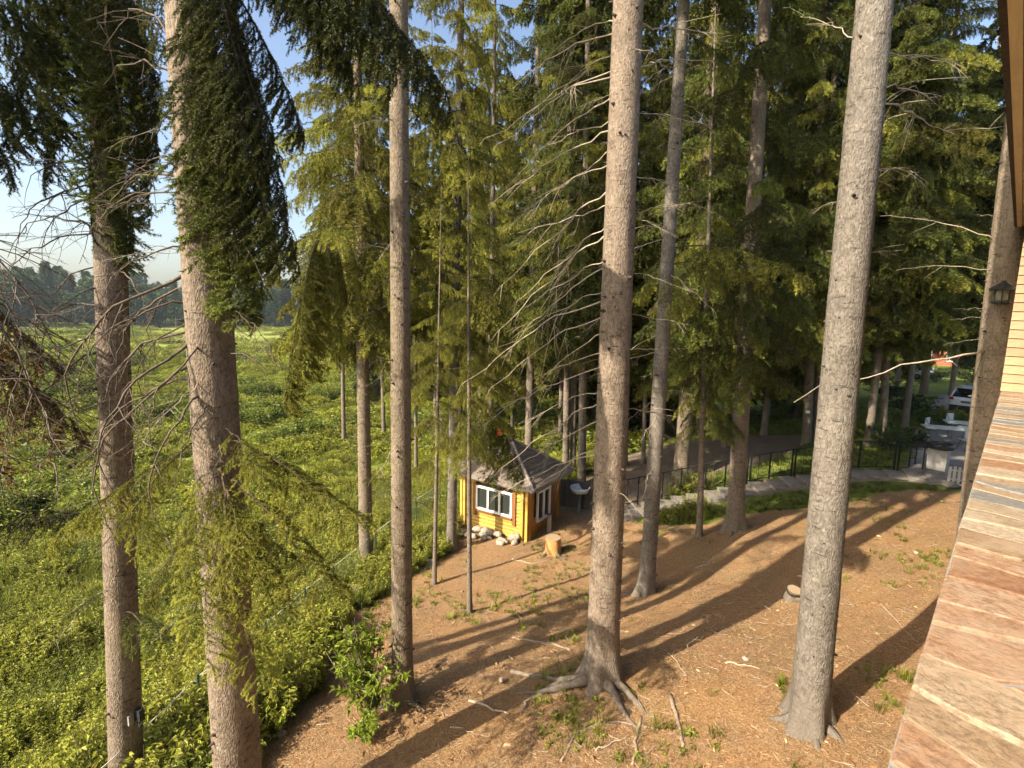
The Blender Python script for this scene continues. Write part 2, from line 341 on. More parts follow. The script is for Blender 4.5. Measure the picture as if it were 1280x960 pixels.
# local axes: +x along the ledge, -y to the right of it
def stone_mat(name, c1, c2, c3):
    t = NT(name); c = t.coord('Object', (1.2, .8, 1)); r = t.orand()
    cw = t.n('ShaderNodeVectorMath', operation='ADD'); t.t.links.new(c, cw.inputs[0])
    sc = t.n('ShaderNodeCombineXYZ'); t.put(sc.inputs[0], t.math('MULTIPLY', r, 40)); t.put(sc.inputs[1], t.math('MULTIPLY', r, 23)); t.t.links.new(sc.outputs[0], cw.inputs[1])
    v = cw.outputs[0]
    a = t.noise(v, 8, 8, .72, 1.6); b = t.noise(v, 46, 6, .75); rr = t.math('MULTIPLY', r, .25)
    col = t.ramp(t.math('ADD', t.math('MULTIPLY', a, .9), rr), [(.34, c1), (.56, c2), (.74, c3)])
    col = t.mix(t.ramp(b, [(.36, .75), (.56, 0.)]), col, tuple(x * .5 for x in c1))
    col = t.mix(t.ramp(t.noise(v, 3, 4, .6), [(.5, 0.), (.68, .5)]), col, c3)
    return t.done(t.bsdf(col, .75, t.math('ADD', a, t.math('MULTIPLY', b, .5)), .6, .012, .35))
ST = [stone_mat('stone_tan', (.21, .135, .075), (.31, .215, .13), (.38, .29, .20)), stone_mat('stone_orange', (.22, .11, .058), (.32, .185, .105), (.36, .26, .18)),
      stone_mat('stone_grey', (.13, .12, .105), (.20, .19, .172), (.28, .26, .225)), stone_mat('stone_cream', (.26, .19, .12), (.36, .28, .19), (.41, .34, .26))]
M['mortar'] = plain('mortar', (.25, .235, .21), .9, .2, 40, .5)
ledge = link('stone_ledge', None, house, label='broad ledge top of irregular tan, orange and grey stones')
mb = MB().box((4.6, -.985, -1.0), (11.6, 1.95, 1.99)); link('mortar_bed', mb.mesh('mortar_bed', M['mortar']), ledge)
M['cladding'] = stone_mat('stone_cladding', (.22, .16, .10), (.34, .26, .18), (.42, .35, .27))
mb = MB().box((4.6, -.95, -4.0), (11.55, 1.8, 4.0)); link('base_wall', mb.mesh('base_wall', M['cladding']), house)
W = 1.95; STR = 2.5; sites = []
_r = 0
for w_ in np.arange(.2, W + .6, .46):
    for s_ in np.arange(-1.0, 10.9, .205): sites.append((s_ + rnd.uniform(-.085, .085) + .1 * (_r % 2), w_ + rnd.uniform(-.14, .14)))
    _r += 1
sites = np.array(sites); ss = sites * np.array([1, 1 / STR])
def clip(poly, n_, d_):
    out = []
    for k in range(len(poly)):
        a, b = poly[k], poly[(k + 1) % len(poly)]; da, db = a @ n_ - d_, b @ n_ - d_
        if da <= 0: out.append(a)
        if da * db < 0: out.append(a + (b - a) * da / (da - db))
    return out
for k in range(len(ss)):
    c0 = ss[k]; poly = [np.array(q) for q in [(-.75, 0), (10.38, 0), (10.38, W / STR), (-.75, W / STR)]]
    for m in np.argsort(((ss - c0) ** 2).sum(1))[1:18]:
        n_ = unit(ss[m] - c0); poly = clip(poly, n_, n_ @ (ss[m] + c0) / 2)
        if len(poly) < 3: break
    if len(poly) < 3: continue
    P = np.array(poly) * np.array([1, STR]); ctr = P.mean(0)
    ar = .5 * abs(sum(P[i_][0] * P[(i_ + 1) % len(P)][1] - P[(i_ + 1) % len(P)][0] * P[i_][1] for i_ in range(len(P))))
    if ar < .002: continue
    Q = []
    for i_ in range(len(P)):
        a, b = P[i_], P[(i_ + 1) % len(P)]; nseg = 4 if np.linalg.norm(b - a) > .15 else 2
        for u in np.arange(nseg) / nseg: Q.append(a + (b - a) * u)
    Q = np.array(Q); d_ = Q - ctr; gp = rnd.uniform(.009, .014); nd = np.linalg.norm(d_, axis=1)[:, None]
    sh = np.stack([np.sign(d_[:, 0]) * np.minimum(np.abs(d_[:, 0]) * .5, gp * .8), np.sign(d_[:, 1]) * np.minimum(np.abs(d_[:, 1]) * .5, gp)], 1)
    wob = .0035 * np.sin(Q[:, [1, 0]] * 23 + Q * 9) * (Q[:, 1] > .01)[:, None]
    Q = Q - sh + wob; wq, sq = Q[:, 1].copy(), Q[:, 0].copy(); Q[:, 0] = np.minimum(Q[:, 0] + .04 * np.sin(wq * 4.4 + sq * 2.3) + .022 * np.sin(wq * 10 + sq * 5.1) - .10 * wq, 10.385); Q[:, 1] += .05 * np.sin(sq * 5.3) * np.clip(wq * 4, 0, 1) * (wq < W - .1); Q[:, 1] = np.clip(Q[:, 1], -.004, W); Q[:, 1] *= -1; cxy = Q.mean(0); loc = (Q - cxy)[::-1]; zt = rnd.uniform(.004, .012)
    m1 = MB(); m1.prism(loc, -.05, zt * .5, 0); m1.prism(loc * .998, zt * .5 - .001, zt, .03)
    link('stone', m1.mesh('stone', rnd.choices(ST, [4., 3., 2.8, 3.2])[0]), ledge, (cxy[0], cxy[1], 0))
# plank wall standing on the far end of the ledge
M['plank'] = wood_mat('plank', (.38, .265, .15), (.2, .11, .05), 1, .5, .4)
M['plank2'] = wood_mat('soffit_wood', (.72, .53, .32), (.42, .26, .13), 1, .5, .4)  # pale tone stands in for light bounced up from the sunlit ledge
M['trim'] = wood_mat('trim_wood', (.74, .55, .34), (.45, .29, .15), 0, .5, .4)  # edge board, same bounced ledge light put into the wood colour
M['fascia'] = plain('fascia', (.055, .032, .02), .6, .5, 30, .6)
pw = link('plank_wall', None, house, label='sunlit honey coloured plank wall')
pm = []
for v in range(3):
    q = MB(); ln = 2.6
    q.box((0, 0, 0), (.04, ln, .115)); q.add([[.0, -ln / 2, .0575], [.02, -ln / 2, .0575], [.02, ln / 2, .0575], [.0, ln / 2, .0575], [.004, -ln / 2, .066], [.02, -ln / 2, .066], [.02, ln / 2, .066], [.004, ln / 2, .066]], np.array([[4, 5, 6, 7], [0, 4, 7, 3], [0, 1, 5, 4], [3, 7, 6, 2]]))
    pm.append(q.mesh('plank', M['plank']))
for k in range(20):
    link('plank', pm[k % 3], pw, (10.42 + rnd.uniform(-.002, .002), -1.3 + .0, .065 + k * .129), (0, 0, 0))
link('main_wall', MB().box((-1.8, -5.5, -1.2), (24.2, 7.0, 9.2)).mesh('main_wall', M['plank']), house)  # unseen bulk of the house, added to cut sky light from behind
link('wall_core', MB().box((13.5, -1.35, -1.0), (6.1, 2.5, 7.2)).mesh('wall_core', M['plank']), house)
eave = link('eave', None, house, label='wooden soffit with dark brown fascia')
EZ, EW = 2.67, .135
link('fascia', MB().box((9.2, EW + .018, EZ + .085), (22.5, .034, .16)).mesh('fascia', M['fascia']), eave)
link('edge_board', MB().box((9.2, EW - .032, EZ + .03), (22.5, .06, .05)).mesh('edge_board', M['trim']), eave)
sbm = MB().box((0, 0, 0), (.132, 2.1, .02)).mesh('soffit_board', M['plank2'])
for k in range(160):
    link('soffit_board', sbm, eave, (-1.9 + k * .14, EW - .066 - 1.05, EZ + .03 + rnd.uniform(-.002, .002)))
link('roof_deck', MB().box((3.2, -4.52, EZ + .42), (34.5, 9.2, .7)).mesh('roof_deck', M['fascia']), eave)  # roof above the soffit, extended out of view to cut sky light

# ------------------------------------------------------------------ hut
P1, P2 = gnd(657, 677), gnd(578, 661)
hd = P1[:2] - P2[:2]; HW = float(np.linalg.norm(hd)); ha = math.atan2(hd[1], hd[0])
HB = min(P1[2], P2[2]); 
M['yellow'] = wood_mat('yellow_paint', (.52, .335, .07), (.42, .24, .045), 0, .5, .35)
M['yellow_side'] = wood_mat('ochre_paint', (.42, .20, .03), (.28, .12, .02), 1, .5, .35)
M['brown_trim'] = wood_mat('brown_trim', (.23, .10, .035), (.13, .05, .02), 2, .5, .4)
M['white'] = plain('white_paint', (.72, .72, .69), .45, .08, 12, .1)
M['concrete'] = plain('concrete', (.42, .38, .32), .9, .2, 20, .4, dirt=(.25, .21, .16))
M['shingle'] = plain('shingle', (.165, .13, .105), .9, .35, 22, .7, dirt=(.19, .15, .12), bdist=.01)
M['ridge'] = plain('ridge_cap', (.21, .18, .155), .85, .3, 15, .5)
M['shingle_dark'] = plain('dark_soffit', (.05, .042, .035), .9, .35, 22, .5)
t = NT('window_glass'); M['glass'] = t.done(t.bsdf((.03, .035, .03), .06, spec=.6))
hut = link('garden_hut', None, loc=(P2[0], P2[1], HB), rot=(0, 0, ha), label='small yellow timber hut with grey shingled pyramid roof among the spruces', cat='hut', sc=(1, .8, 1))
# local: x along the front from left to right, y into the hut
BH, WH = .20, 2.05
link('foundation', MB().box((HW / 2, HW / 2, BH / 2 - .4), (HW + .1, HW + .1, BH + .8)).mesh('foundation', M['concrete']), hut)
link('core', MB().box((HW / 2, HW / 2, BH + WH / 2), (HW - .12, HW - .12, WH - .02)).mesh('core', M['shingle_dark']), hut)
wx0, wx1, wz0, wz1 = .24 * HW, .80 * HW, BH + .78, BH + 1.66
nb = 15; bh = WH / nb
def half_log(ln, d=.06):
    a = np.linspace(-.5, .5, 5); y = -np.cos(a * np.pi * .95) * d * .28; z = a * (bh - .012)
    q = MB(); V = np.vstack([np.c_[np.full(5, -ln / 2), y, z], np.c_[np.full(5, ln / 2), y, z], [[-ln / 2, d, -bh / 2 + .006], [-ln / 2, d, bh / 2 - .006], [ln / 2, d, -bh / 2 + .006], [ln / 2, d, bh / 2 - .006]]])
    return q.add(V, [np.array([[0, 5, 6, 1], [1, 6, 7, 2], [2, 7, 8, 3], [3, 8, 9, 4]]), np.array([[10, 0, 1, 2, 3, 4, 11]]), np.array([[5, 12, 13, 9, 8, 7, 6]]), np.array([[4, 9, 13, 11], [10, 12, 5, 0]])])
fr = link('front_wall', None, hut, label='bright yellow boarded front wall'); rs = link('side_wall', None, hut, label='shaded ochre side wall with dark window'); lf = link('side_wall', None, hut); bk = link('rear_wall', None, hut)
for k in range(nb):
    zc = BH + bh * (k + .5)
    segs = [(0.06, wx0 - .06), (wx1 + .06, HW - .06)] if wz0 - .05 < zc < wz1 + .05 else [(.06, HW - .06)]
    for a, b in segs:
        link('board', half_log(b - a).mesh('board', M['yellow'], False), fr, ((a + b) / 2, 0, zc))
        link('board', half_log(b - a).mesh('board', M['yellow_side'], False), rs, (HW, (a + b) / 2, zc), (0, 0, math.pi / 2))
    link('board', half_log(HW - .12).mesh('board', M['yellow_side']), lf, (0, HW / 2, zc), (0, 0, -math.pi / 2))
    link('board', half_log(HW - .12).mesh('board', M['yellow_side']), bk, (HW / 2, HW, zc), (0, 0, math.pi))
for (x, y) in [(-.03, -.03), (.13, -.07), (HW + .03, -.03), (HW - .13, -.07), (HW + .07, .13), (-.07, .13), (HW + .03, HW + .03), (-.03, HW + .03), (HW + .07, HW - .13)]:
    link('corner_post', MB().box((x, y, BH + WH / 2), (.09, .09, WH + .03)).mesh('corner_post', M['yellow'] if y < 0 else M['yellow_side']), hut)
def window(parent, rot, loc, w, h, n):
    wd = link('window', None, parent, loc, rot)
    f = MB(); b = .07
    f.box((w / 2, -.03, b / 2), (w, .09, b)); f.box((w / 2, -.03, h - b / 2), (w, .09, b))
    for k in range(n + 1): f.box((b / 2 + (w - b) * k / n, -.028, h / 2), (b, .085, h - 2 * b + .002))
    link('frame', f.mesh('frame', M['white']), wd)
    for k in range(n):
        cw = (w - b) / n; link('pane', MB().box((b / 2 + cw * (k + .5), .0, h / 2), (cw - b, .012, h - 2 * b)).mesh('pane', M['glass']), wd)
    return wd
window(hut, (0, 0, 0), (wx0, -.03, wz0), wx1 - wx0, wz1 - wz0, 3)
window(hut, (0, 0, math.pi / 2), (HW + .03, .28 * HW, wz0 - .25), .42 * HW, wz1 - wz0 + .25, 2)
for x in (wx0 - .075, wx1 + .075): link('window_trim', MB().box((x, -.05, wz0 + .35), (.13, .06, wz1 - wz0 + .35)).mesh('window_trim', M['brown_trim']), hut)
link('window_sill', MB().box(((wx0 + wx1) / 2, -.09, wz0 - .035), (wx1 - wx0 + .02, .1, .06)).mesh('window_sill', M['brown_trim']), hut)
link('fascia_beam', MB().box((HW / 2, -.06, BH + WH - .06), (HW - .2, .05, .13)).mesh('fascia_beam', M['brown_trim']), hut)
link('door', MB().box((HW + .05, .84 * HW, BH + .95), (.05, .26 * HW, 1.85)).mesh('door', M['brown_trim']), hut)
roof = link('roof', None, hut, (HW / 2, HW / 2, BH + WH), label='grey brown shingled pyramid roof')
OV = HW / 2 + .46; RH = 1.08; nc = 11; ap = .10
tongue = {}
for sd_ in range(4):
    Rm = Rz(sd_ * math.pi / 2)
    for k in range(nc):
        f0, f1 = k / nc, (k + 1.25) / nc
        h0 = OV * (1 - f0) + ap * f0; h1 = max(OV * (1 - f1) + ap * f1, .02); z0 = RH * f0; z1 = RH * min(f1, 1.02)
        n_t = max(1, int(round(2 * h0 / .34)))
        q = MB()
        for m in range(n_t):
            a, b = -1 + 2 * m / n_t, -1 + 2 * (m + 1) / n_t; g = .006 / h0; dz = rnd.uniform(0, .008)
            V = np.array([[a * h0 + .005, -h0, z0 + dz], [b * h0 - .005, -h0, z0 + dz], [b * h1, -h1, z1], [a * h1, -h1, z1], [a * h0 + .005, -h0 - .004, z0 + .03 + dz], [b * h0 - .005, -h0 - .004, z0 + .03 + dz], [b * h1, -h1, z1 + .004], [a * h1, -h1, z1 + .004]])
            q.add(V @ Rm.T, np.array([[4, 5, 6, 7], [0, 1, 5, 4], [3, 2, 1, 0], [1, 2, 6, 5], [0, 4, 7, 3]]))
        link('shingle_course', q.mesh('shingle_course', M['shingle']), roof)
for k in range(4):
    c, s_ = [(-1, -1), (1, -1), (1, 1), (-1, 1)][k]
    q = MB().tube([(c * OV * 1.005, s_ * OV * 1.005, .03), (c * ap, s_ * ap, RH + .03)], .055, 6); link('hip_cap', q.mesh('hip_cap', M['ridge']), roof)
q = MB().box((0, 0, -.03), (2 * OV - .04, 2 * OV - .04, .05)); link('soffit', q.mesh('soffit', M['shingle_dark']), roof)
for k in range(4):
    q = MB().box((0, -OV + .0, -.02), (2 * OV + .02, .03, .10), None); q.v[-1] = q.v[-1] @ Rz(k * math.pi / 2).T; link('eave_board', q.mesh('eave_board', M['ridge']), roof)
q = MB().lathe([(.11, 0), (.11, .16), (.06, .17), (.06, .2), (.15, .2), (.13, .26), (.02, .3)], (0, 0, RH - .02), 12); link('chimney_cap', q.mesh('chimney_cap', M['shingle_dark']), roof)
# boulders along the hut's foundation
M['boulder'] = plain('boulder', (.30, .255, .20), .9, .25, 9, .6, dirt=(.2, .16, .115))
def rock(r, seed, flat=.75):
    g = np.random.default_rng(seed); me = MB(); n, m = 8, 12
    th = np.linspace(.12, np.pi - .12, n); ph = np.arange(m) * 2 * np.pi / m
    D = np.stack([np.sin(th)[:, None] * np.cos(ph), np.sin(th)[:, None] * np.sin(ph), np.repeat(np.cos(th)[:, None], m, 1)], -1).reshape(-1, 3)
    k = g.normal(size=(5, 3)); rr = 1 + .13 * np.sin(D @ k[0] * 2) + .1 * np.sin(D @ k[1] * 3 + 1) + .05 * np.sin(D @ k[2] * 5)
    V = D * rr[:, None] * r * np.array([1, .85, flat]); i_ = np.arange(n - 1)[:, None] * m; j_ = np.arange(m)[None]; jj = (j_ + 1) % m
    return me.add(V, [np.stack([i_ + j_, i_ + m + j_, i_ + m + jj, i_ + jj], -1).reshape(-1, 4), np.arange(m)[None], (np.arange(m) + (n - 1) * m)[::-1][None]])
RM = [rock(.17, 40 + k).mesh('boulder', M['boulder'], True) for k in range(5)]
hx, hy = np.array([math.cos(ha), math.sin(ha)]), np.array([-math.sin(ha), math.cos(ha)])
for k in range(50):
    u = rnd.uniform(-.35, .93) * HW; row = k % 3; q = P2[:2] + hx * u - hy * (.18 + row * .17 + rnd.uniform(-.06, .06))
    sc = rnd.uniform(.6, 1.15) * (1.15 if u < .2 else .85)
    link('boulder', RM[k % 5], None, (q[0], q[1], Hz(*q) + .06 + (.13 if row == 0 else 0)), (0, 0, rnd.uniform(0, 6)), 'pale rounded boulder heaped along the foundation of the yellow hut', 'boulder', 'boulders along the hut foundation', sc=sc)

# ------------------------------------------------------------------ spruce boughs and dead branches (shared meshes)
def seg_prisms(P0, P1, r0, r1):
    d = P1 - P0; d /= np.linalg.norm(d, axis=1)[:, None] + 1e-9
    a = np.cross(d, np.array([.3, .2, .93])); a /= np.linalg.norm(a, axis=1)[:, None] + 1e-9; b = np.cross(d, a); V = []
    for k in range(3):
        o = math.cos(k * 2.0944) * a + math.sin(k * 2.0944) * b; V += [P0 + o * r0[:, None], P1 + o * r1[:, None]]
    V = np.stack(V, 1); n = len(P0); base = (np.arange(n) * 6)[:, None]
    Fq = np.concatenate([base + np.array([0, 2, 3, 1]), base + np.array([2, 4, 5, 3]), base + np.array([4, 0, 1, 5])])
    return V.reshape(-1, 3), Fq
def gen_bough(seed, L, rise, droop, nsec, slen, hang, ntert, tlen, dens, nl, nw, bare=.12, planar=.75):
    g = np.random.default_rng(seed); S0, S1, R0, R1, TN, ND = [], [], [], [], [], []
    def poly(pts, ra, rb, t0, t1, nd):
        for q in range(len(pts) - 1):
            S0.append(pts[q]); S1.append(pts[q + 1]); u = q / (len(pts) - 1); u2 = (q + 1) / (len(pts) - 1)
            R0.append(ra + (rb - ra) * u); R1.append(ra + (rb - ra) * u2); TN.append(t0 + (t1 - t0) * u2); ND.append(nd if not callable(nd) else nd(u2))
    T = np.linspace(0, 1, 11); wob = np.cumsum(g.normal(0, .012, 11)) * L
    mx = np.c_[L * T, wob, L * (rise * T - droop * T ** 1.8 + .10 * np.clip(T - .7, 0, 1))]
    poly(mx, .008 * L, .002, .2, .8, lambda u: 1. if u > .45 else 0.)
    def mpos(t): return np.array([np.interp(t, T, mx[:, k]) for k in range(3)])
    for s_i in range(nsec):
        t = bare + (1 - bare) * (s_i + g.random()) / nsec; side = 1 if s_i % 2 else -1
        b = mpos(t); ln = slen * (.35 + .65 * math.sin(math.pi * min(1, t * .8 + .18))) * g.uniform(.6, 1.25)
        d0 = unit([g.uniform(.3, .8), side * planar * g.uniform(.5, 1.1), g.uniform(-.35, .05)]); dn = unit([g.uniform(.0, .3), side * g.uniform(0, .25), -1.])
        pts = [b]
        for q in range(5):
            w = min(1, hang * ((q + .6) / 4.2)); pts.append(pts[-1] + unit(d0 * (1 - w) + dn * w) * ln / 5)
        pts = np.array(pts); poly(pts, .0028, .0012, .15, .75, 1.)
        for k in range(ntert):
            f = g.uniform(.12, .95); b2 = np.array([np.interp(f, np.linspace(0, 1, 6), pts[:, c]) for c in range(3)])
            dd = unit(unit(pts[-1] - pts[0]) * .7 + g.normal(0, .55, 3) + np.array([0, 0, -.5 * hang])); l2 = tlen * (1.15 - .6 * f) * g.uniform(.5, 1.3)
            e1 = b2 + dd * l2 * .5; e2 = e1 + unit(dd + np.array([0, 0, -.45 * hang])) * l2 * .5
            poly([b2, e1, e2], .0018, .001, .35, 1., 1.)
    S0, S1 = np.array(S0), np.array(S1); R0, R1, TN, ND = map(np.array, (R0, R1, TN, ND))
    mb = MB(); V, Fq = seg_prisms(S0, S1, R0, R1); mb.add(V, Fq, 1); tone = [np.full(len(V), .2)]
    ln = np.linalg.norm(S1 - S0, axis=1); cnt = g.poisson(ln * dens * ND); k = np.repeat(np.arange(len(ln)), cnt); n = len(k)
    u = g.random(n)[:, None]; p = S0[k] * (1 - u) + S1[k] * u; ax = (S1 - S0)[k] / (ln[k][:, None] + 1e-9)
    rv = g.normal(size=(n, 3)); rv -= (rv * ax).sum(1)[:, None] * ax; rv /= np.linalg.norm(rv, axis=1)[:, None] + 1e-9
    dr = ax * g.uniform(.35, .8, n)[:, None] + rv; dr[:, 2] -= .1; dr /= np.linalg.norm(dr, axis=1)[:, None]
    sd_ = np.cross(dr, g.normal(size=(n, 3))); sd_ /= np.linalg.norm(sd_, axis=1)[:, None] + 1e-9
    l = nl * g.uniform(.7, 1.25, n)[:, None]; V = np.stack([p - sd_ * nw / 2, p + sd_ * nw / 2, p + dr * l], 1).reshape(-1, 3)
    mb.add(V, np.arange(n * 3).reshape(-1, 3), 0)
    tn = np.clip(TN[k] * .75 + g.uniform(-.12, .2, n), 0, 1); tone.append(np.repeat(tn, 3))
    me = mb.mesh('bough', [M['needle'], M['twig']], False, {'tone': np.concatenate(tone)})
    return me, mx[-1]
BS = {}
BS['near'] = [gen_bough(100 + k, 2.2, .10, .42, 62, .78, 1.1, 7, .18, 400, .026, .0075) for k in range(5)]
BS['hang'] = [gen_bough(120 + k, 1.6, .05, .25, 50, .55, 1.2, 8, .18, 420, .026, .0075, .02, .6) for k in range(3)]
BS['sparse'] = [gen_bough(140 + k, 1.8, .10, .30, 24, .58, .7, 5, .22, 380, .030, .008, .2, 1.0) for k in range(5)]
BS['mid'] = [gen_bough(160 + k, 1.7, .10, .50, 30, .75, 1.1, 4, .24, 110, .05, .018) for k in range(6)]
BS['midsparse'] = [gen_bough(180 + k, 1.6, .10, .50, 20, .66, 1.05, 4, .24, 105, .048, .016, .18, .9) for k in range(6)]
BS['far'] = [gen_bough(200 + k, 2.2, .12, .50, 32, .95, 1.05, 3, .3, 55, .10, .042) for k in range(5)]
BS['vfar'] = [gen_bough(220 + k, 2.6, .12, .48, 28, 1.2, 1.0, 2, .4, 30, .19, .09) for k in range(4)]

def gen_dead(seed, L, rise, droop, tipup, ntw, twl, r0, arch=0., fine=2):
    g = np.random.default_rng(seed); T = np.linspace(0, 1, 14); w = np.cumsum(g.normal(0, .016, 14)) * L; w2 = np.cumsum(g.normal(0, .011, 14)) * L
    P = np.c_[L * (T - arch * .45 * T ** 3), w, L * (rise * T - droop * T ** 2 - arch * T ** 3.2 + tipup * np.clip(T - .55, 0, 1) ** 1.5) + w2]
    P[0] = 0; mb = MB(); mb.tube(P, np.interp(T, [0, .06, 1], [r0 * 1.5, r0, r0 * .22]), 6)
    for k in range(ntw):
        t = g.uniform(.22, .97); b = np.array([np.interp(t, T, P[:, c]) for c in range(3)]); ln = twl * (1.2 - .7 * t) * g.uniform(.3, 1.4)
        d = unit([g.uniform(.4, 1), g.choice([-1, 1]) * g.uniform(.3, 1.0), g.uniform(-.7, .15)])
        q = [b]; 
        for m in range(4): d = unit(d + g.normal(0, .16, 3) + np.array([0, 0, -.10])); q.append(q[-1] + d * ln / 4)
        mb.tube(q, np.linspace(r0 * .38, r0 * .12, 5), 4)
        for m in range(g.integers(0, fine + 1)):
            b2 = q[g.integers(1, 4)]; d2 = unit(d + g.normal(0, .6, 3)); mb.tube([b2, b2 + d2 * ln * .2, b2 + d2 * ln * .38 + np.array([0, 0, -.03 * ln])], [r0 * .2, r0 * .15, r0 * .08], 3)
    return mb.mesh('dead_branch', M['deadwood'], True), P[-1]
BS['dead'] = [gen_dead(300 + k, 1.6, -.02, .34, .25, 7, .5, .0085) for k in range(8)]
BS['deadlong'] = [gen_dead(320 + k, 2.2, .05, .30, .15, 4, .5, .0115) for k in range(4)]
BS['arch'] = [gen_dead(340 + k, 1.6, .12, .10, .0, 9, .5, .0115, .45) for k in range(6)]
BS['tangle'] = [gen_dead(360 + k, 1.7, .08, .10, .0, 26, .62, .0115, .5, 5) for k in range(3)]
BS['twiggy'] = [gen_dead(380 + k, 1.2, .02, .25, .2, 9, .4, .0065) for k in range(5)]

_shaded = {}
def shade(me, mat):
    """the same mesh in another material, one copy per pair so that instances share it"""
    if not mat or me.materials[0] == M[mat]: return me
    k = (me.name, mat)
    if k not in _shaded: c = me.copy(); c.materials[0] = M[mat]; _shaded[k] = c
    return _shaded[k]
def orient(v, tip):
    """euler that brings the mesh chord (tip) onto direction v, and the scale"""
    v = np.asarray(v, float); hor = math.hypot(v[0], v[1]); sc = np.linalg.norm(v) / np.linalg.norm(tip)
    el_v = math.atan2(v[2], hor); el_t = math.atan2(tip[2], math.hypot(tip[0], tip[1])); az = math.atan2(v[1], v[0]) - math.atan2(tip[1], tip[0])
    return (0, el_t - el_v, az), sc

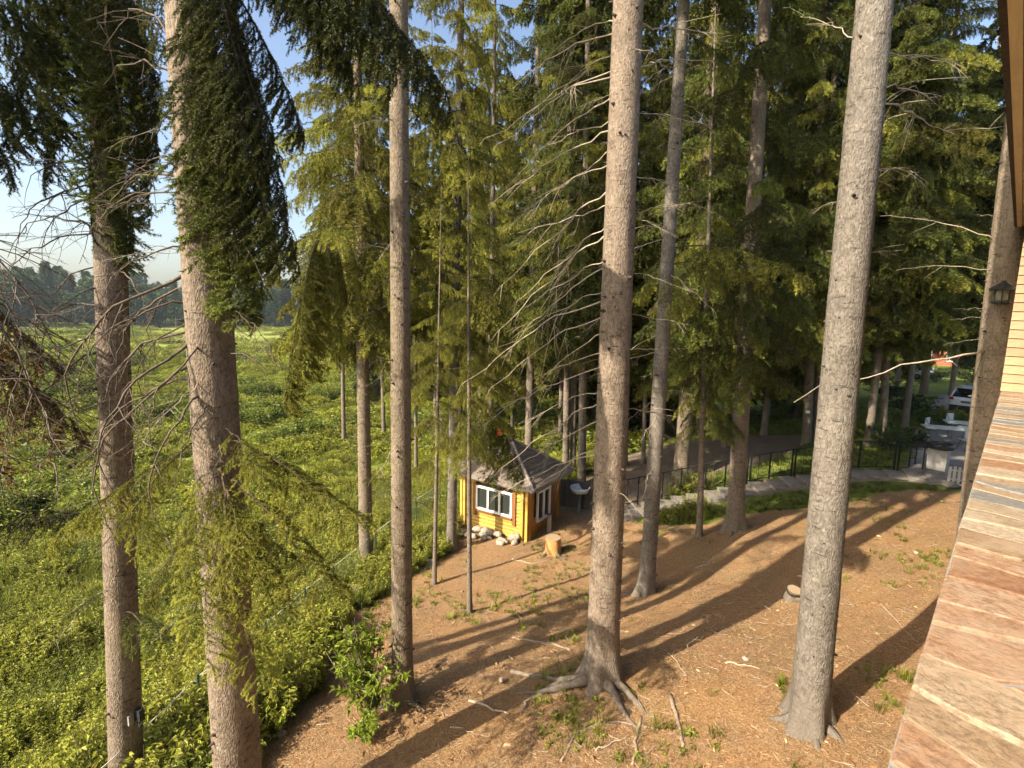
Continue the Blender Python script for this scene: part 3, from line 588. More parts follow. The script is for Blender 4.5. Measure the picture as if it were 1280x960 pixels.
# ------------------------------------------------------------------ trees
class Tree:
    def __init__(s, name, label, base, D, H, through=None, bark='bark_brown', seg=20, flare=.5, roots=0, group=None, cat='tree', bend=0., stubs=30, stub_h=(1, 12), rootlen=.8, rootaz=None):
        s.b = np.array(base, float); s.D, s.H = D, H; s.rng = random.Random(label); g = np.random.default_rng(abs(hash(label)) % 99999 if False else sum(map(ord, label)))
        s.g = g; s.bend = bend
        if through is not None:
            q = at_y(through[0], through[1], s.b[1]); s.lean = np.array([(q[0] - s.b[0]) / (q[2] - s.b[2]), g.uniform(-.01, .01)])
        else: s.lean = g.uniform(-.012, .012, 2)
        s.o = link(name, None, loc=s.b, label=label, cat=cat, group=group)
        th = np.arange(seg) * 2 * np.pi / seg
        hs = np.r_[np.arange(-.45, 1.2, .07 if seg > 24 else .12), np.arange(1.25, min(H, 13), .16 if seg > 24 else .4), np.arange(min(H, 13), H, 1.), H]
        ph = g.uniform(0, 6.28, 4); sm = g.normal(0, 1, (len(hs), seg)); sm = (sm + np.roll(sm, 1, 1) + np.roll(sm, 1, 0) + np.roll(sm, -1, 1)) / 4
        lob = .5 * np.cos(3 * th + ph[0]) + .6 * np.cos(5 * th + ph[1]) + .35 * np.cos(2 * th + ph[2]); lob = np.clip(lob, -.9, 1.3)
        V = []
        for a, h in enumerate(hs):
            f = math.exp(-max(h + .1, 0) / .30); f2 = math.exp(-max(h, 0) / 1.1)
            r = s.rad(h) * (1 + flare * f * (.75 + .75 * lob) + .08 * f2) * (1 + .017 * sm[a] + .012 * np.sin(2 * th + h * .7))
            c = s.c(h) - s.b; V.append(np.c_[c[0] + r * np.cos(th), c[1] + r * np.sin(th), np.full(seg, h)])
        V = np.vstack(V); k = len(hs); i = np.arange(k - 1)[:, None] * seg; j = np.arange(seg)[None]; j2 = (j + 1) % seg
        mb = MB().add(V, [np.stack([i + j, i + j2, i + seg + j2, i + seg + j], -1).reshape(-1, 4), (np.arange(seg) + (k - 1) * seg)[None]])
        azs = rootaz or [ph[3] + m * 6.28 / max(roots, 1) + g.uniform(-.5, .5) for m in range(roots)]
        for az in azs[:roots] if not rootaz else azs:
            ln = rootlen * g.uniform(.6, 1.3); n = 9; pts = []; a = az
            x, y = s.rad(0) * .55 * math.cos(az), s.rad(0) * .55 * math.sin(az)
            for m in range(n):
                u = m / (n - 1); z = Hz(s.b[0] + x, s.b[1] + y) - s.b[2]; pts.append((x, y, z + (.26 * D) * (1 - u) ** 2.6 - .02 - .02 * u + g.uniform(-.008, .008)))
                a += g.uniform(-.3, .3); x += math.cos(a) * ln / n; y += math.sin(a) * ln / n
            mb.tube(pts, (np.linspace(1, 0, n) ** 1.4 * (D * .20 - .014) + .014) * g.uniform(.8, 1.2, n), 8)
        link('trunk', mb.mesh('trunk', M[bark], True), s.o)
        if stubs:
            q = MB()
            for m in range(stubs):
                h = g.uniform(*stub_h); az = g.uniform(0, 6.28); d = np.array([math.cos(az), math.sin(az), g.uniform(-.2, .35)]); r = s.rad(h); c = s.c(h) - s.b
                l = g.uniform(.015, .07); w = g.uniform(.008, .02) * (.6 + D)
                q.tube([c + d * r * .93, c + d * (r + l * .4), c + d * (r + l)], [w * 1.6, w, w * .6], 6)
            link('branch_stubs', q.mesh('branch_stubs', M['stub'], True), s.o, kind='stuff')
    def rad(s, h): return s.D / 2 * max(.04, 1 - .95 * (max(h, 0) / s.H) ** 1.7)
    def c(s, h):
        return s.b + np.array([s.lean[0] * h + s.bend * math.sin(h * .35), s.lean[1] * h, h])
    def h_at(s, py):
        lo, hi = -1., s.H
        for _ in range(30):
            m = (lo + hi) / 2
            if proj(s.c(m))[1] > py: lo = m
            else: hi = m
        return (lo + hi) / 2
    def put(s, kind, h, az, tilt, sc, mat=None, name=None, roll=0.):
        me, tip = s.rng.choice(BS[kind]); d = np.array([math.cos(az), math.sin(az)]); c = s.c(h) - s.b; r = s.rad(h) * .75
        nm = name or ('dead_branch' if kind in ('dead', 'deadlong', 'arch', 'tangle', 'twiggy') else 'bough')
        o = link(nm, me, s.o, (c[0] + d[0] * r, c[1] + d[1] * r, h), (roll, tilt, az), sc=sc)
        o.data = shade(me, mat)
        return o
    ds = 1.
    def to(s, kind, py, tip_px, depth, mat=None, name=None, fat=None):
        depth = depth * s.ds if depth else depth
        h = s.h_at(py) if py is not None else s.H * .5; c = s.c(h); e = at(tip_px[0], tip_px[1], depth) if depth else at_y(tip_px[0], tip_px[1], c[1])
        v = e - c; az = math.atan2(v[1], v[0]); c = c + np.array([math.cos(az), math.sin(az), 0]) * s.rad(h) * .75; v = e - c
        me, tip = s.rng.choice(BS[kind]); eu, sc = orient(v, tip)
        nm = name or ('dead_branch' if kind in ('dead', 'deadlong', 'arch', 'tangle', 'twiggy') else 'bough')
        f = fat or 1.; o = link(nm, me, s.o, c - s.b, eu, sc=(sc, sc * f, sc * f))
        o.data = shade(me, mat)
        return o
    def free(s, kind, p0, p1, mat=None, fat=1.):
        a, e = at(*p0), at(*p1); me, tip = s.rng.choice(BS[kind]); eu, sc = orient(e - a, tip)
        o = link('bough', me, s.o, a - s.b, eu, sc=(sc, sc * fat, sc * fat))
        o.data = shade(me, mat)
    def crown(s, kind, h0, Lmax, dh, mat, h1=None, nper=4, base_len=2.0, accent=0., tilt=(-.05, .4), skip=None, grow=.08):
        h = h0; h1 = h1 or s.H - .3; k = 0
        while h < h1:
            u = (h - h0) / (s.H - h0); L = Lmax * min(1, .55 + u / grow * .45) * (1 - u) ** .65
            for m in range(nper):
                az = s.rng.uniform(0, 6.283)
                if skip and skip(az, h): continue
                s.put(kind, h + s.rng.uniform(-.25, .25), az, s.rng.uniform(*tilt) - .5 * u, max(.2, L * s.rng.uniform(.7, 1.2) / base_len), 'needle_lit' if s.rng.random() < accent else mat)
            h += dh * s.rng.uniform(.8, 1.2) * (1 + .8 * u); k += 1
    def dead(s, n, h0, h1, L, kind='dead', mat='deadwood', tilt=(-.1, .35), az=None, base_len=1.6):
        for k in range(n):
            h = h0 + (h1 - h0) * (k + s.rng.random()) / n
            s.put(kind, h, s.rng.uniform(*(az or (0, 6.283))), s.rng.uniform(*tilt), L * s.rng.uniform(.5, 1.2) / base_len, mat)
PI = math.pi
def cam_side(az, b, tol=.7):
    a = math.atan2(-b[1], -b[0]); return abs((az - a + PI) % (2 * PI) - PI) < tol
def G(px, py): return gnd(px, py)

# near left pair and the tree just outside the frame
def stand(p_lo, p_hi, y):
    a, b = at_y(*p_lo, y), at_y(*p_hi, y); k = (b[0] - a[0]) / (b[2] - a[2]); x = a[0]
    for _ in range(6): x = a[0] + k * (Hz(x, y) - a[2])
    return np.array([x, y, Hz(x, y)])
T1b = stand((157, 930), (136, 330), 6.9)
T1 = Tree('spruce_tree', 'slender spruce on the meadow slope with a small floodlight strapped to its trunk', T1b, .415, 26, (136, 330), 'bark_warm', 36, .45, 3, stubs=50, stub_h=(1, 11))
T2b = stand((296, 930), (258, 300), 5.6)
T2 = Tree('spruce_tree', 'stout spruce with needled boughs drooping over its lower trunk beside the wire fence', T2b, .51, 27, (258, 300), 'bark_warm', 44, .45, 3, stubs=60, stub_h=(1, 11))
T1.ds = 1.16
T0b = np.array([-7.6, 6.3, 0]); T0b[2] = Hz(*T0b[:2])
T0 = Tree('spruce_tree', 'spruce whose rusty bare twigs and dark boughs hang over the meadow', T0b, .34, 23, None, 'bark_dark', 24, .4, 2, stubs=40)
# top-left curtains
for py, tip, d in [(-60, (375, 165), 5.2), (-170, (548, 100), 5.1), (-130, (470, 60), 5.0), (-90, (420, 40), 4.9), (20, (300, 300), 5.0), (60, (372, 325), 5.2), (-40, (335, 190), 4.9), (-100, (300, 120), 4.8), (-20, (310, 210), 4.8), (-160, (200, 60), 6.2), (-140, (390, 20), 5.6), (-170, (510, 60), 5.4), (-150, (440, 90), 5.3), (70, (350, 300), 5.4)]:
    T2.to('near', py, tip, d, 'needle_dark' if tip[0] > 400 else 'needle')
for tip in [(300, 340), (345, 330), (320, 390)]: T2.to('hang', 90, tip, 5.25, 'needle')
for py, tip, d in [(-120, (60, 170), 5.6), (-100, (15, 190), 5.8), (-60, (150, 210), 5.5), (-80, (185, 190), 5.7), (-100, (100, 120), 5.4), (-120, (-20, 120), 5.9), (-40, (75, 220), 6.0), (0, (175, 265), 5.8), (-150, (40, 80), 5.6), (-130, (150, 70), 5.4), (10, (145, 260), 5.7), (-50, (200, 150), 5.9)]:
    T1.to('near', py, tip, d, 'needle')
T1.to('hang', 130, (140, 330), 5.75, 'needle'); T1.to('hang', 180, (130, 370), 5.78, 'needle_lit'); T1.to('hang', 200, (165, 310), 5.8, 'needle_dark')
for py, tip, d in [(-100, (30, 150), 6.2), (-50, (5, 210), 6.1), (-150, (60, 60), 6.0), (0, (-20, 240), 6.3)]: T0.to('near', py, tip, d, 'needle_dark')
# bare arching branches
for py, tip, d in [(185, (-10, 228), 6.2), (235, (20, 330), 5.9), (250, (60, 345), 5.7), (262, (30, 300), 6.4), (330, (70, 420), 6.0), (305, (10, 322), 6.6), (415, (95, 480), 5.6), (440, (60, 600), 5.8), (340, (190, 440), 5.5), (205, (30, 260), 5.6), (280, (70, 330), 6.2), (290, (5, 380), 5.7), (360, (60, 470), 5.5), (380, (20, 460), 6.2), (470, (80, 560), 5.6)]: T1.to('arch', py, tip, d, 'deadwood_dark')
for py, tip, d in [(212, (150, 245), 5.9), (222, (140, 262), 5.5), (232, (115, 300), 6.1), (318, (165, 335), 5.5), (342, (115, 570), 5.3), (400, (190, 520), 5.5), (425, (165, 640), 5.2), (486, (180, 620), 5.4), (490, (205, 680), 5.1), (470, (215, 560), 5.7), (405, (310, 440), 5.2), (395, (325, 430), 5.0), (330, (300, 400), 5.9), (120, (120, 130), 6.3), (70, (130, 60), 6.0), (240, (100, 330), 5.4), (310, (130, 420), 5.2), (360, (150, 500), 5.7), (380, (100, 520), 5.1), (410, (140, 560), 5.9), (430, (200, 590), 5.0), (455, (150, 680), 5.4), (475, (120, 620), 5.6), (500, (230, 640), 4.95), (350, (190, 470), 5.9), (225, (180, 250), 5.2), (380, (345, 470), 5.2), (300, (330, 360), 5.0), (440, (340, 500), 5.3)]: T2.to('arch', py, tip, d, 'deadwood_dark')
for py, tip, d in [(255, (35, 480), 5.9), (300, (15, 560), 6.0), (330, (70, 600), 5.8), (270, (80, 500), 6.3), (380, (5, 640), 5.9)]: T0.to('tangle', py, tip, d, 'deadwood_dark')
for py, tip, d in [(290, (20, 520), 6.0), (320, (85, 560), 6.1), (280, (60, 470), 6.2), (350, (-5, 600), 6.0)]: T0.to('sparse', py, tip, d, 'needle_rust', fat=.7)
for az in (2.2, 3.4, 4.1): T1.dead(5, 3.5, 9.5, 1.0, 'twiggy', 'deadwood', az=(az - .6, az + .6), base_len=1.2)
T2.dead(14, 3, 9.5, .9, 'twiggy', 'deadwood', base_len=1.2)
# lit, thinly needled boughs low on the pair
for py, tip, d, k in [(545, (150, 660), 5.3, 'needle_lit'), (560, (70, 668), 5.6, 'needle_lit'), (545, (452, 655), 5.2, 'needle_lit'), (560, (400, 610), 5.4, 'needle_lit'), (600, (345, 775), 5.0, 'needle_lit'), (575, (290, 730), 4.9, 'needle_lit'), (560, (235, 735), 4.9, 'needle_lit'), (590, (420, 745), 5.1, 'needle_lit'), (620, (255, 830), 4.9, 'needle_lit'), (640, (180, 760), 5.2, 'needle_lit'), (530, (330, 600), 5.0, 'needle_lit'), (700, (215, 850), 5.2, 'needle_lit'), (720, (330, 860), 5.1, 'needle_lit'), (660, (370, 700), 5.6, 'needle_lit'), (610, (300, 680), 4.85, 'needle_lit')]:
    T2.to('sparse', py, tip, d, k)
for py, tip, d, k in [(640, (-5, 660), 5.9, 'needle_dark'), (650, (30, 640), 6.2, 'needle_dark'), (730, (85, 770), 5.7, 'needle'), (620, (190, 690), 5.5, 'needle_lit'), (760, (200, 800), 5.6, 'needle')]:
    T1.to('sparse', py, tip, d, k)
skipcam = lambda T: (lambda az, h: cam_side(az, T.b, .9))
for T in (T0, T1, T2): T.crown('far', 13.5, 2.6, 1.2, 'needle', skip=skipcam(T), base_len=2.2)

# T3: the straight slim spruce; T4 behind it
T3 = Tree('spruce_tree', 'straight slim spruce with dark gnarled root collar beside the leafy sapling', G(503, 872), .335, 25, (500, 200), 'bark_brown', 32, .75, 6, stubs=60, stub_h=(.8, 12), rootlen=.55)
T3.to('deadlong', 315, (392, 302), 7.7, 'deadwood_dark')
for p0, p1, k in [((400, 300, 7.7), (365, 510, 7.65), 'needle_lit'), ((405, 305, 7.7), (395, 470, 7.7), 'needle_lit'), ((412, 306, 7.75), (420, 440, 7.8), 'needle_lit'), ((395, 304, 7.65), (375, 440, 7.5), 'needle_lit'), ((420, 308, 7.8), (432, 380, 7.9), 'needle_lit'), ((410, 306, 7.75), (385, 420, 7.9), 'needle'), ((440, 310, 7.9), (450, 370, 8.0), 'needle_lit'), ((470, 314, 8.2), (475, 380, 8.2), 'needle_lit')]: T3.free('hang', p0, p1, k, .75)
for py, tip, d, k in [(300, (445, 385), 8.1, 'needle_lit'), (305, (545, 345), 8.2, 'needle_lit'), (315, (500, 380), 7.9, 'needle_lit'), (100, (560, 150), 8, 'needle'), (110, (430, 170), 8.4, 'needle_lit'), (60, (490, 150), 7.9, 'needle'), (600, (455, 600), 8.2, 'needle_lit')]: T3.to('sparse', py, tip, d, k)
T3.dead(26, 3, 11, .9, 'dead', 'deadwood_dark'); T3.dead(10, 3, 11, .8, 'twiggy', 'deadwood', base_len=1.2)
T3.crown('far', 12.5, 2.4, 1.1, 'needle', base_len=2.2, skip=skipcam(T3))
T4 = Tree('spruce_tree', 'brown barked spruce standing at the meadow edge above the sawn log', G(458, 712), .42, 24, (450, 160), 'bark_brown', 24, .5, 3, stubs=80)
T4.crown('midsparse', 7.6, 2.5, .4, 'needle_lit', h1=18, nper=8, base_len=1.6); T4.crown('far', 17, 1.6, .9, 'needle', base_len=2.2); T4.dead(34, 2.5, 13, 1.5, 'dead', 'deadwood_dark')

# big near trunks
T5 = Tree('spruce_tree', 'big reddish spruce with spreading surface roots and many pale dead branches', G(752, 848), .50, 28, (785, 0), 'bark_warm', 44, .85, 6, stubs=100, stub_h=(.8, 12.5), rootlen=1.5, rootaz=[-.75, -2.75, 3.1, -1.5, .3])
la = math.atan2(-.2, -1)
for k in range(27):
    py = 15 + k * 21.5 + rnd.uniform(-8, 8); ln = rnd.uniform(90, 170); dy = rnd.uniform(.45, 1.0) * ln
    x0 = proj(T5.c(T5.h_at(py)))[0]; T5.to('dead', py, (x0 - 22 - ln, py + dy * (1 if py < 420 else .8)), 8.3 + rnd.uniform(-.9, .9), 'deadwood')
for k in range(9):
    py = 30 + k * 60 + rnd.uniform(-15, 15); x0 = proj(T5.c(T5.h_at(py)))[0]; ln = rnd.uniform(50, 120)
    T5.to('twiggy', py, (x0 + 20 + ln, py + rnd.uniform(-.2, .6) * ln), 8.3 + rnd.uniform(-.8, .8), 'deadwood')
T5.dead(14, 3, 11, .7, 'twiggy', 'deadwood', base_len=1.2)
T5.crown('far', 13, 2.6, 1.1, 'needle', base_len=2.2, skip=skipcam(T5))
T6 = Tree('spruce_tree', 'slim pale spruce behind the big reddish trunk, lit boughs halfway up', G(808, 742), .36, 25, (851, 60), 'bark_grey', 28, .8, 5, stubs=90, rootlen=.6)
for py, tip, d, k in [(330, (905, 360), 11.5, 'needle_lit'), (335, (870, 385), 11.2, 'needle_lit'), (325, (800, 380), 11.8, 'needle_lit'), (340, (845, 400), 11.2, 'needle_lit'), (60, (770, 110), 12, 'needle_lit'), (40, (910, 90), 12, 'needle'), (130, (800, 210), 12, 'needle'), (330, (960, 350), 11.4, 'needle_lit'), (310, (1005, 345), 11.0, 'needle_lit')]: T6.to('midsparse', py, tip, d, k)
T6.dead(30, 3, 13, 1.3, 'dead', 'deadwood'); T6.crown('far', 14, 2.0, 1., 'needle', base_len=2.2)
T7 = Tree('spruce_tree', 'dark barked spruce with forked roots below the stone steps', G(918, 662), .45, 26, (953, 40), 'bark_dark', 28, .9, 6, stubs=60, rootlen=.7)
T7.crown('mid', 5.0, 2.4, .55, 'needle', h1=14, nper=4, base_len=1.6); T7.dead(14, 3, 11, 1.2, 'dead', 'deadwood_dark'); T7.crown('far', 14, 2.2, 1., 'needle', base_len=2.2)
T8 = Tree('spruce_tree', 'tall pale grey spruce leaning towards the stone ledge', G(1010, 902), .44, 28, (1094, 30), 'bark_grey', 44, .75, 5, stubs=45, stub_h=(.8, 12.5), rootlen=.6)
for py, tip, d in [(60, (1200, 75), 6.9), (95, (1170, 130), 7.2), (130, (1190, 165), 7.6), (205, (1150, 215), 7.4), (215, (1120, 240), 6.6), (245, (1010, 270), 6.8), (40, (1000, 20), 7), (320, (1120, 318), 6.8)]: T8.to('twiggy', py, tip, d, 'deadwood')
T8.crown('far', 13, 2.6, 1.1, 'needle', base_len=2.2, skip=skipcam(T8))
# tree at the end of the ledge
b16 = stand((1224, 600), (1248, 380), at(1224, 600, 9.9)[1])
T16 = Tree('spruce_tree', 'spruce beside the far end of the stone ledge carrying a lantern', b16, .50, 24, (1248, 380), 'bark_brown', 32, .4, 0, stubs=80)
for py, tip, d in [(438, (992, 503), 9.3), (340, (1120, 338), 9.6), (300, (1100, 270), 10), (388, (1190, 386), 9.6), (398, (1185, 400), 10.2), (270, (1215, 268), 9.8), (424, (1178, 432), 9.9)]: T16.to('deadlong', py, tip, d, 'deadwood')
T16.crown('far', 12, 2.2, 1.1, 'needle', base_len=2.2)

# young stems in front of the hut
YA = Tree('young_spruce', 'thin grey young spruce stem left of the hut', G(543, 731), .115, 11, (549, 400), 'bark_dark', 14, .5, 3, 'young spruce stems by the hut', stubs=20, stub_h=(.5, 6), rootlen=.25)
YA.crown('midsparse', 3.6, 1.3, .3, 'needle_lit', nper=3, base_len=1.6); YA.dead(12, 1.2, 5, .5, 'twiggy', 'deadwood', base_len=1.2)
YB = Tree('young_spruce', 'thin grey young spruce stem crossing in front of the yellow hut', G(587, 765), .115, 11, (586, 330), 'bark_dark', 14, .6, 4, 'young spruce stems by the hut', stubs=20, stub_h=(.5, 6), rootlen=.3)
YB.crown('midsparse', 4.0, 1.3, .3, 'needle_lit', nper=3, base_len=1.6); YB.dead(8, 1.5, 5, .5, 'twiggy', 'deadwood', base_len=1.2)
for tip in [(640, 585), (655, 600), (620, 600), (630, 560)]: YB.to('midsparse', 500, tip, 12.6, 'needle')
# spruces round and behind the hut
def mid(label, px, py, D, H, through, bark, h0, L, mat, dead=10, kind='midsparse', nper=6, dh=.42, seg=16, roots=3, group='spruces behind the hut', top=15):
    H *= 1.3; top += 4
    T = Tree('spruce_tree', label, G(px, py), D, H, through, bark, seg, .6, roots, group, stubs=25, rootlen=.5)
    T.crown(kind, h0, L, dh, mat, h1=min(top, H - .3), nper=nper, base_len=1.7, accent=.26)
    if H > top + 2: T.crown('far', top, L * .9, .9, mat, nper=5, base_len=2.2)
    if dead: T.dead(dead, 1.5, h0 + 3, .9, 'dead', 'deadwood_dark')
    return T
mid('spruce with flared pale base against the left corner of the hut', 564, 689, .31, 22, (573, 200), 'bark_grey', 6.5, 2.2, 'needle_lit')
mid('spruce rising just behind the hut roof, half hidden by lit needles', 612, 596, .36, 24, (616, 250), 'bark_dark', 5.0, 2.4, 'needle_lit')
mid('bare trunked spruce rising behind the hut roof peak', 660, 592, .44, 25, (669, 200), 'bark_dark', 7.0, 2.4, 'needle', 16)
mid('slimmest of the three dark spruce trunks behind the hut', 716, 600, .27, 23, (718, 420), 'bark_dark', 6.5, 2.5, 'needle', 4)
mid('dark spruce trunk closest to the hut roof corner, one of three', 707, 603, .30, 23, (709, 420), 'bark_dark', 6.5, 2.5, 'needle', 4)
mid('stoutest of the three dark spruce trunks behind the hut', 727, 606, .34, 24, (731, 300), 'bark_dark', 6.0, 2.6, 'needle', 4)
mid('spruce of pale needles on the meadow side of the hut', 520, 590, .22, 19, (519, 300), 'bark_dark', 5.0, 2.3, 'needle_lit', 6)
mid('slight spruce between hut and meadow, only its crown showing', 640, 560, .25, 20, None, 'bark_dark', 4.0, 2.5, 'needle_lit', 6, 'mid')
mid('loose crowned spruce far down the meadow edge', 575, 540, .3, 25, None, 'bark_dark', 4.0, 3.0, 'needle_lit', 0, 'mid')
mid('loose crowned spruce at the meadow edge behind the slim trunk', 430, 560, .3, 24, None, 'bark_dark', 9.0, 3.0, 'needle_lit', 6, 'mid')
for lb, px_, py_, h0_, L_ in [('full crowned lit spruce down the slope behind the hut', 600, 560, 6., 3.0), ('drooping lit spruce beyond the three dark trunks', 700, 566, 6.5, 3.0), ('drooping lit spruce between the meadow and the straight slim trunk', 545, 556, 7., 2.9), ('tall lit spruce past the hut yard screen', 750, 566, 6., 2.9), ('airy lit spruce at the foot of the meadow slope', 480, 548, 9., 2.8)]:
    mid(lb, px_, py_, .32, 25, None, 'bark_dark', h0_, L_, 'needle_lit', 0, 'mid')
# spruces round and above the steps
def back(label, px, py, D, H, through, bark='bark_dark', h0=3.6, L=2.3, mat='needle', kind='mid', nper=7, dh=.5, roots=3, top=18, group='spruces round the steps'):
    return mid(label, px, py, D, H, through, bark, h0, L, mat, 3, kind, nper, dh, 16, roots, group, top)
back('broad old spruce with furrowed flared base above the steps', 850, 603, .56, 26, (858, 500), 'bark_brown', 4.2, 2.6, 'needle', roots=7)
back('mossy spruce with one lit root above the hut yard', 779, 584, .34, 24, (783, 480), 'bark_brown', 4.5, 2.2, 'needle')
back('thin spruce stem beside the mossy spruce', 804, 580, .18, 18, (806, 500), 'bark_dark', 4.5, 1.6, 'needle')
back('thin young spruce beside the forked roots below the steps', 874, 671, .17, 12, (879, 500), 'bark_dark', 3.4, 1.5, 'needle', 'midsparse', 4, .4)
back('thin curved spruce stem beside the bare path', 907, 560, .18, 18, (905, 480), 'bark_dark', 4.0, 2.0, 'needle')
TW = back('twin spruce, white tag on its trunk, behind the railing', 1008, 558, .36, 25, (1014, 430), 'bark_dark', 4.2, 2.6, 'needle')
back('slimmer twin spruce hard against the tagged trunk', 1019, 556, .26, 23, (1025, 430), 'bark_dark', 4.5, 2.4, 'needle')
back('bare grey spruce trunk beyond the railing and dark shrub', 1102, 553, .30, 24, (1110, 420), 'bark_brown', 4.8, 2.6, 'needle')
back('stout grey spruce trunk beside the driveway', 1155, 492, .62, 26, (1160, 420), 'bark_brown', 5.2, 3.0, 'needle', 'far', top=10)
back('spruce with drooping boughs at the bare path bend', 955, 545, .34, 25, None, 'bark_dark', 3.2, 2.8, 'needle')
back('spruce crowded behind the tagged twin trunks', 1050, 540, .34, 25, None, 'bark_dark', 3.6, 2.8, 'needle')
back('dense spruce overhanging the dark shrub', 1085, 556, .30, 24, None, 'bark_dark', 5.0, 2.9, 'needle')
back('dense spruce overhanging the patio bin', 1130, 535, .32, 24, None, 'bark_dark', 5.6, 3.0, 'needle')
for label, x, d, h0 in [('shaded back row spruce beyond the hut yard', 745, 34, 3.), ('shaded back row spruce above the old flared spruce', 825, 38, 2.5), ('shaded back row spruce left of the bare path', 880, 33, 3.), ('shaded back row spruce beyond the path bend', 935, 40, 2.), ('shaded back row spruce behind the twin trunks', 1000, 36, 3.), ('shaded back row spruce beyond the dark shrub', 1062, 42, 3.5), ('shaded back row spruce between grey trunk and driveway', 1125, 46, 6.5), ('shaded back row spruce over the driveway', 1195, 44, 7.), ('shaded back row spruce over the parked car', 1250, 38, 6.5), ('shaded spruce over the far end of the patio', 1238, 27, 7.5)]:
    q = at(x, 450, d); T = Tree('spruce_tree', label, (q[0], q[1], Hz(q[0], q[1])), .38, 33, None, 'bark_dark', 12, .4, 0, 'back row spruces', stubs=0)
    T.crown('far', h0, 3.8, .7, 'needle_dark', h1=28, nper=8, base_len=2.2, accent=.14)
for k, x in enumerate([480, 560, 640, 700, 760, 810, 860, 915, 970, 1030, 1090, 1240]):
    d = 58 + (k * 37 % 23); q = at(x, 440, d); T = Tree('spruce_tree', 'distant spruce in the wood behind the hut and steps', (q[0], q[1], Hz(q[0], q[1])), .4, 38, None, 'bark_dark', 10, .3, 0, 'distant spruces of the wood', stubs=0)
    T.crown('vfar', (1.0 if x > 720 else 3), 4.6, .9, 'needle' if x < 720 else 'needle_dark', h1=36, nper=8, base_len=2.6)

# ------------------------------------------------------------------ steps, railing
M['step'] = plain('step_stone', (.20, .175, .145), .9, .3, 12, .6, dirt=(.12, .10, .075))
M['iron'] = plain('black_iron', (.012, .013, .012), .45, .3, 20, .2)
S0, S1, S2, S3 = G(768, 648), G(900, 622), G(1090, 596), G(1185, 601)
steps = link('stone_steps', None, loc=S0, label='flight of grey stone steps climbing along the black railing', cat='steps')
spine = [S0, S1, S2, S3]; sl = [np.linalg.norm(spine[k + 1][:2] - spine[k][:2]) for k in range(3)]; tot = sum(sl)
def sp(u):
    d = u * tot
    for k in range(3):
        if d <= sl[k] or k == 2:
            f = d / sl[k]; return spine[k] * (1 - f) + spine[k + 1] * f, unit((spine[k + 1] - spine[k])[:2])
        d -= sl[k]
NS = 20; zlast = None
for k in range(NS):
    p_, dv = sp((k + .5) / NS); ln = tot / NS + .10; z = Hz(p_[0], p_[1]); a = math.atan2(dv[1], dv[0]) + rnd.uniform(-.06, .06)
    mb = MB().box((0, 0, -.12), (ln, .95 + rnd.uniform(-.1, .1), .34), None); mb.box((0, rnd.uniform(-.04, .04), .075), (ln + .04, 1.0 + rnd.uniform(-.08, .08), .06), Rz(rnd.uniform(-.05, .05)))
    link('step', mb.mesh('step', M['step']), steps, (p_[0] - S0[0], p_[1] - S0[1], max(z, (zlast or z)) - S0[2] + .03), (rnd.uniform(-.01, .01), rnd.uniform(-.02, .02), a)); zlast = z
rail = link('railing', None, loc=S0, label='black wrought iron railing with crossed wire panels beside the stone steps', cat='railing')
NP = 12; tops = []
for k in range(NP + 1):
    p_, dv = sp(.02 + .86 * k / NP); nrm = np.array([-dv[1], dv[0]]); b = p_[:2] + nrm * .78; z = Hz(*b); tops.append(np.array([b[0], b[1], z]) - S0)
    for dd in ((0, .11) if k % 2 == 0 else (0,)):
        link('post', MB().box((0, 0, .55), (.045, .045, 1.15)).mesh('post', M['iron']), rail, tops[-1] + np.array([dv[0] * dd, dv[1] * dd, 0]))
for k in range(NP):
    a, b = tops[k], tops[k + 1]; up_ = np.array([0, 0, 1.])
    for h, r in ((1.08, .022), (.16, .016)): link('rail', MB().tube([a + up_ * h, b + up_ * h], r, 6).mesh('rail', M['iron']), rail)
    q = MB(); m = 4
    for c in range(m):
        u0, u1 = c / m, (c + 1) / m; A0, A1 = a + (b - a) * u0, a + (b - a) * u1
        q.tube([A0 + up_ * .16, A1 + up_ * 1.08], .005, 4); q.tube([A0 + up_ * 1.08, A1 + up_ * .16], .005, 4)
    q.tube([(a + b) / 2 + up_ * .16, (a + b) / 2 + up_ * 1.08], .010, 4)
    link('wire_panel', q.mesh('wire_panel', M['iron']), rail)

# ------------------------------------------------------------------ patio: bin, tables, chairs, notice stand
M['bin_body'] = plain('bin_body', (.30, .285, .26), .6, .12, 9, .1)
M['bin_lid'] = plain('bin_lid', (.02, .02, .022), .4, .2, 9, .1)
bp_ = G(1171, 588); bp_[2] += .06
bin_ = link('litter_bin', None, loc=bp_, rot=(0, 0, .7), label='pale grey litter bin with black lid beside the patio', cat='bin')
link('body', MB().box((0, 0, .38), (.52, .52, .76), None, 0, (1.06, 1.06)).mesh('body', M['bin_body']), bin_)
link('lid', MB().lathe([(.37, .74), (.40, .76), (.40, .86), (.36, .93), (.33, .93), (.31, .86)], n=20).mesh('lid', M['bin_lid']), bin_)
link('panel_rib', MB().box((.275, 0, .38), (.03, .4, .7)).mesh('panel_rib', M['bin_body']), bin_)
M['table_top'] = plain('table_plastic', (.40, .44, .44), .4, .06, 6, .05)
M['frame_grey'] = plain('table_frame', (.10, .11, .12), .45, .2, 9, .1)
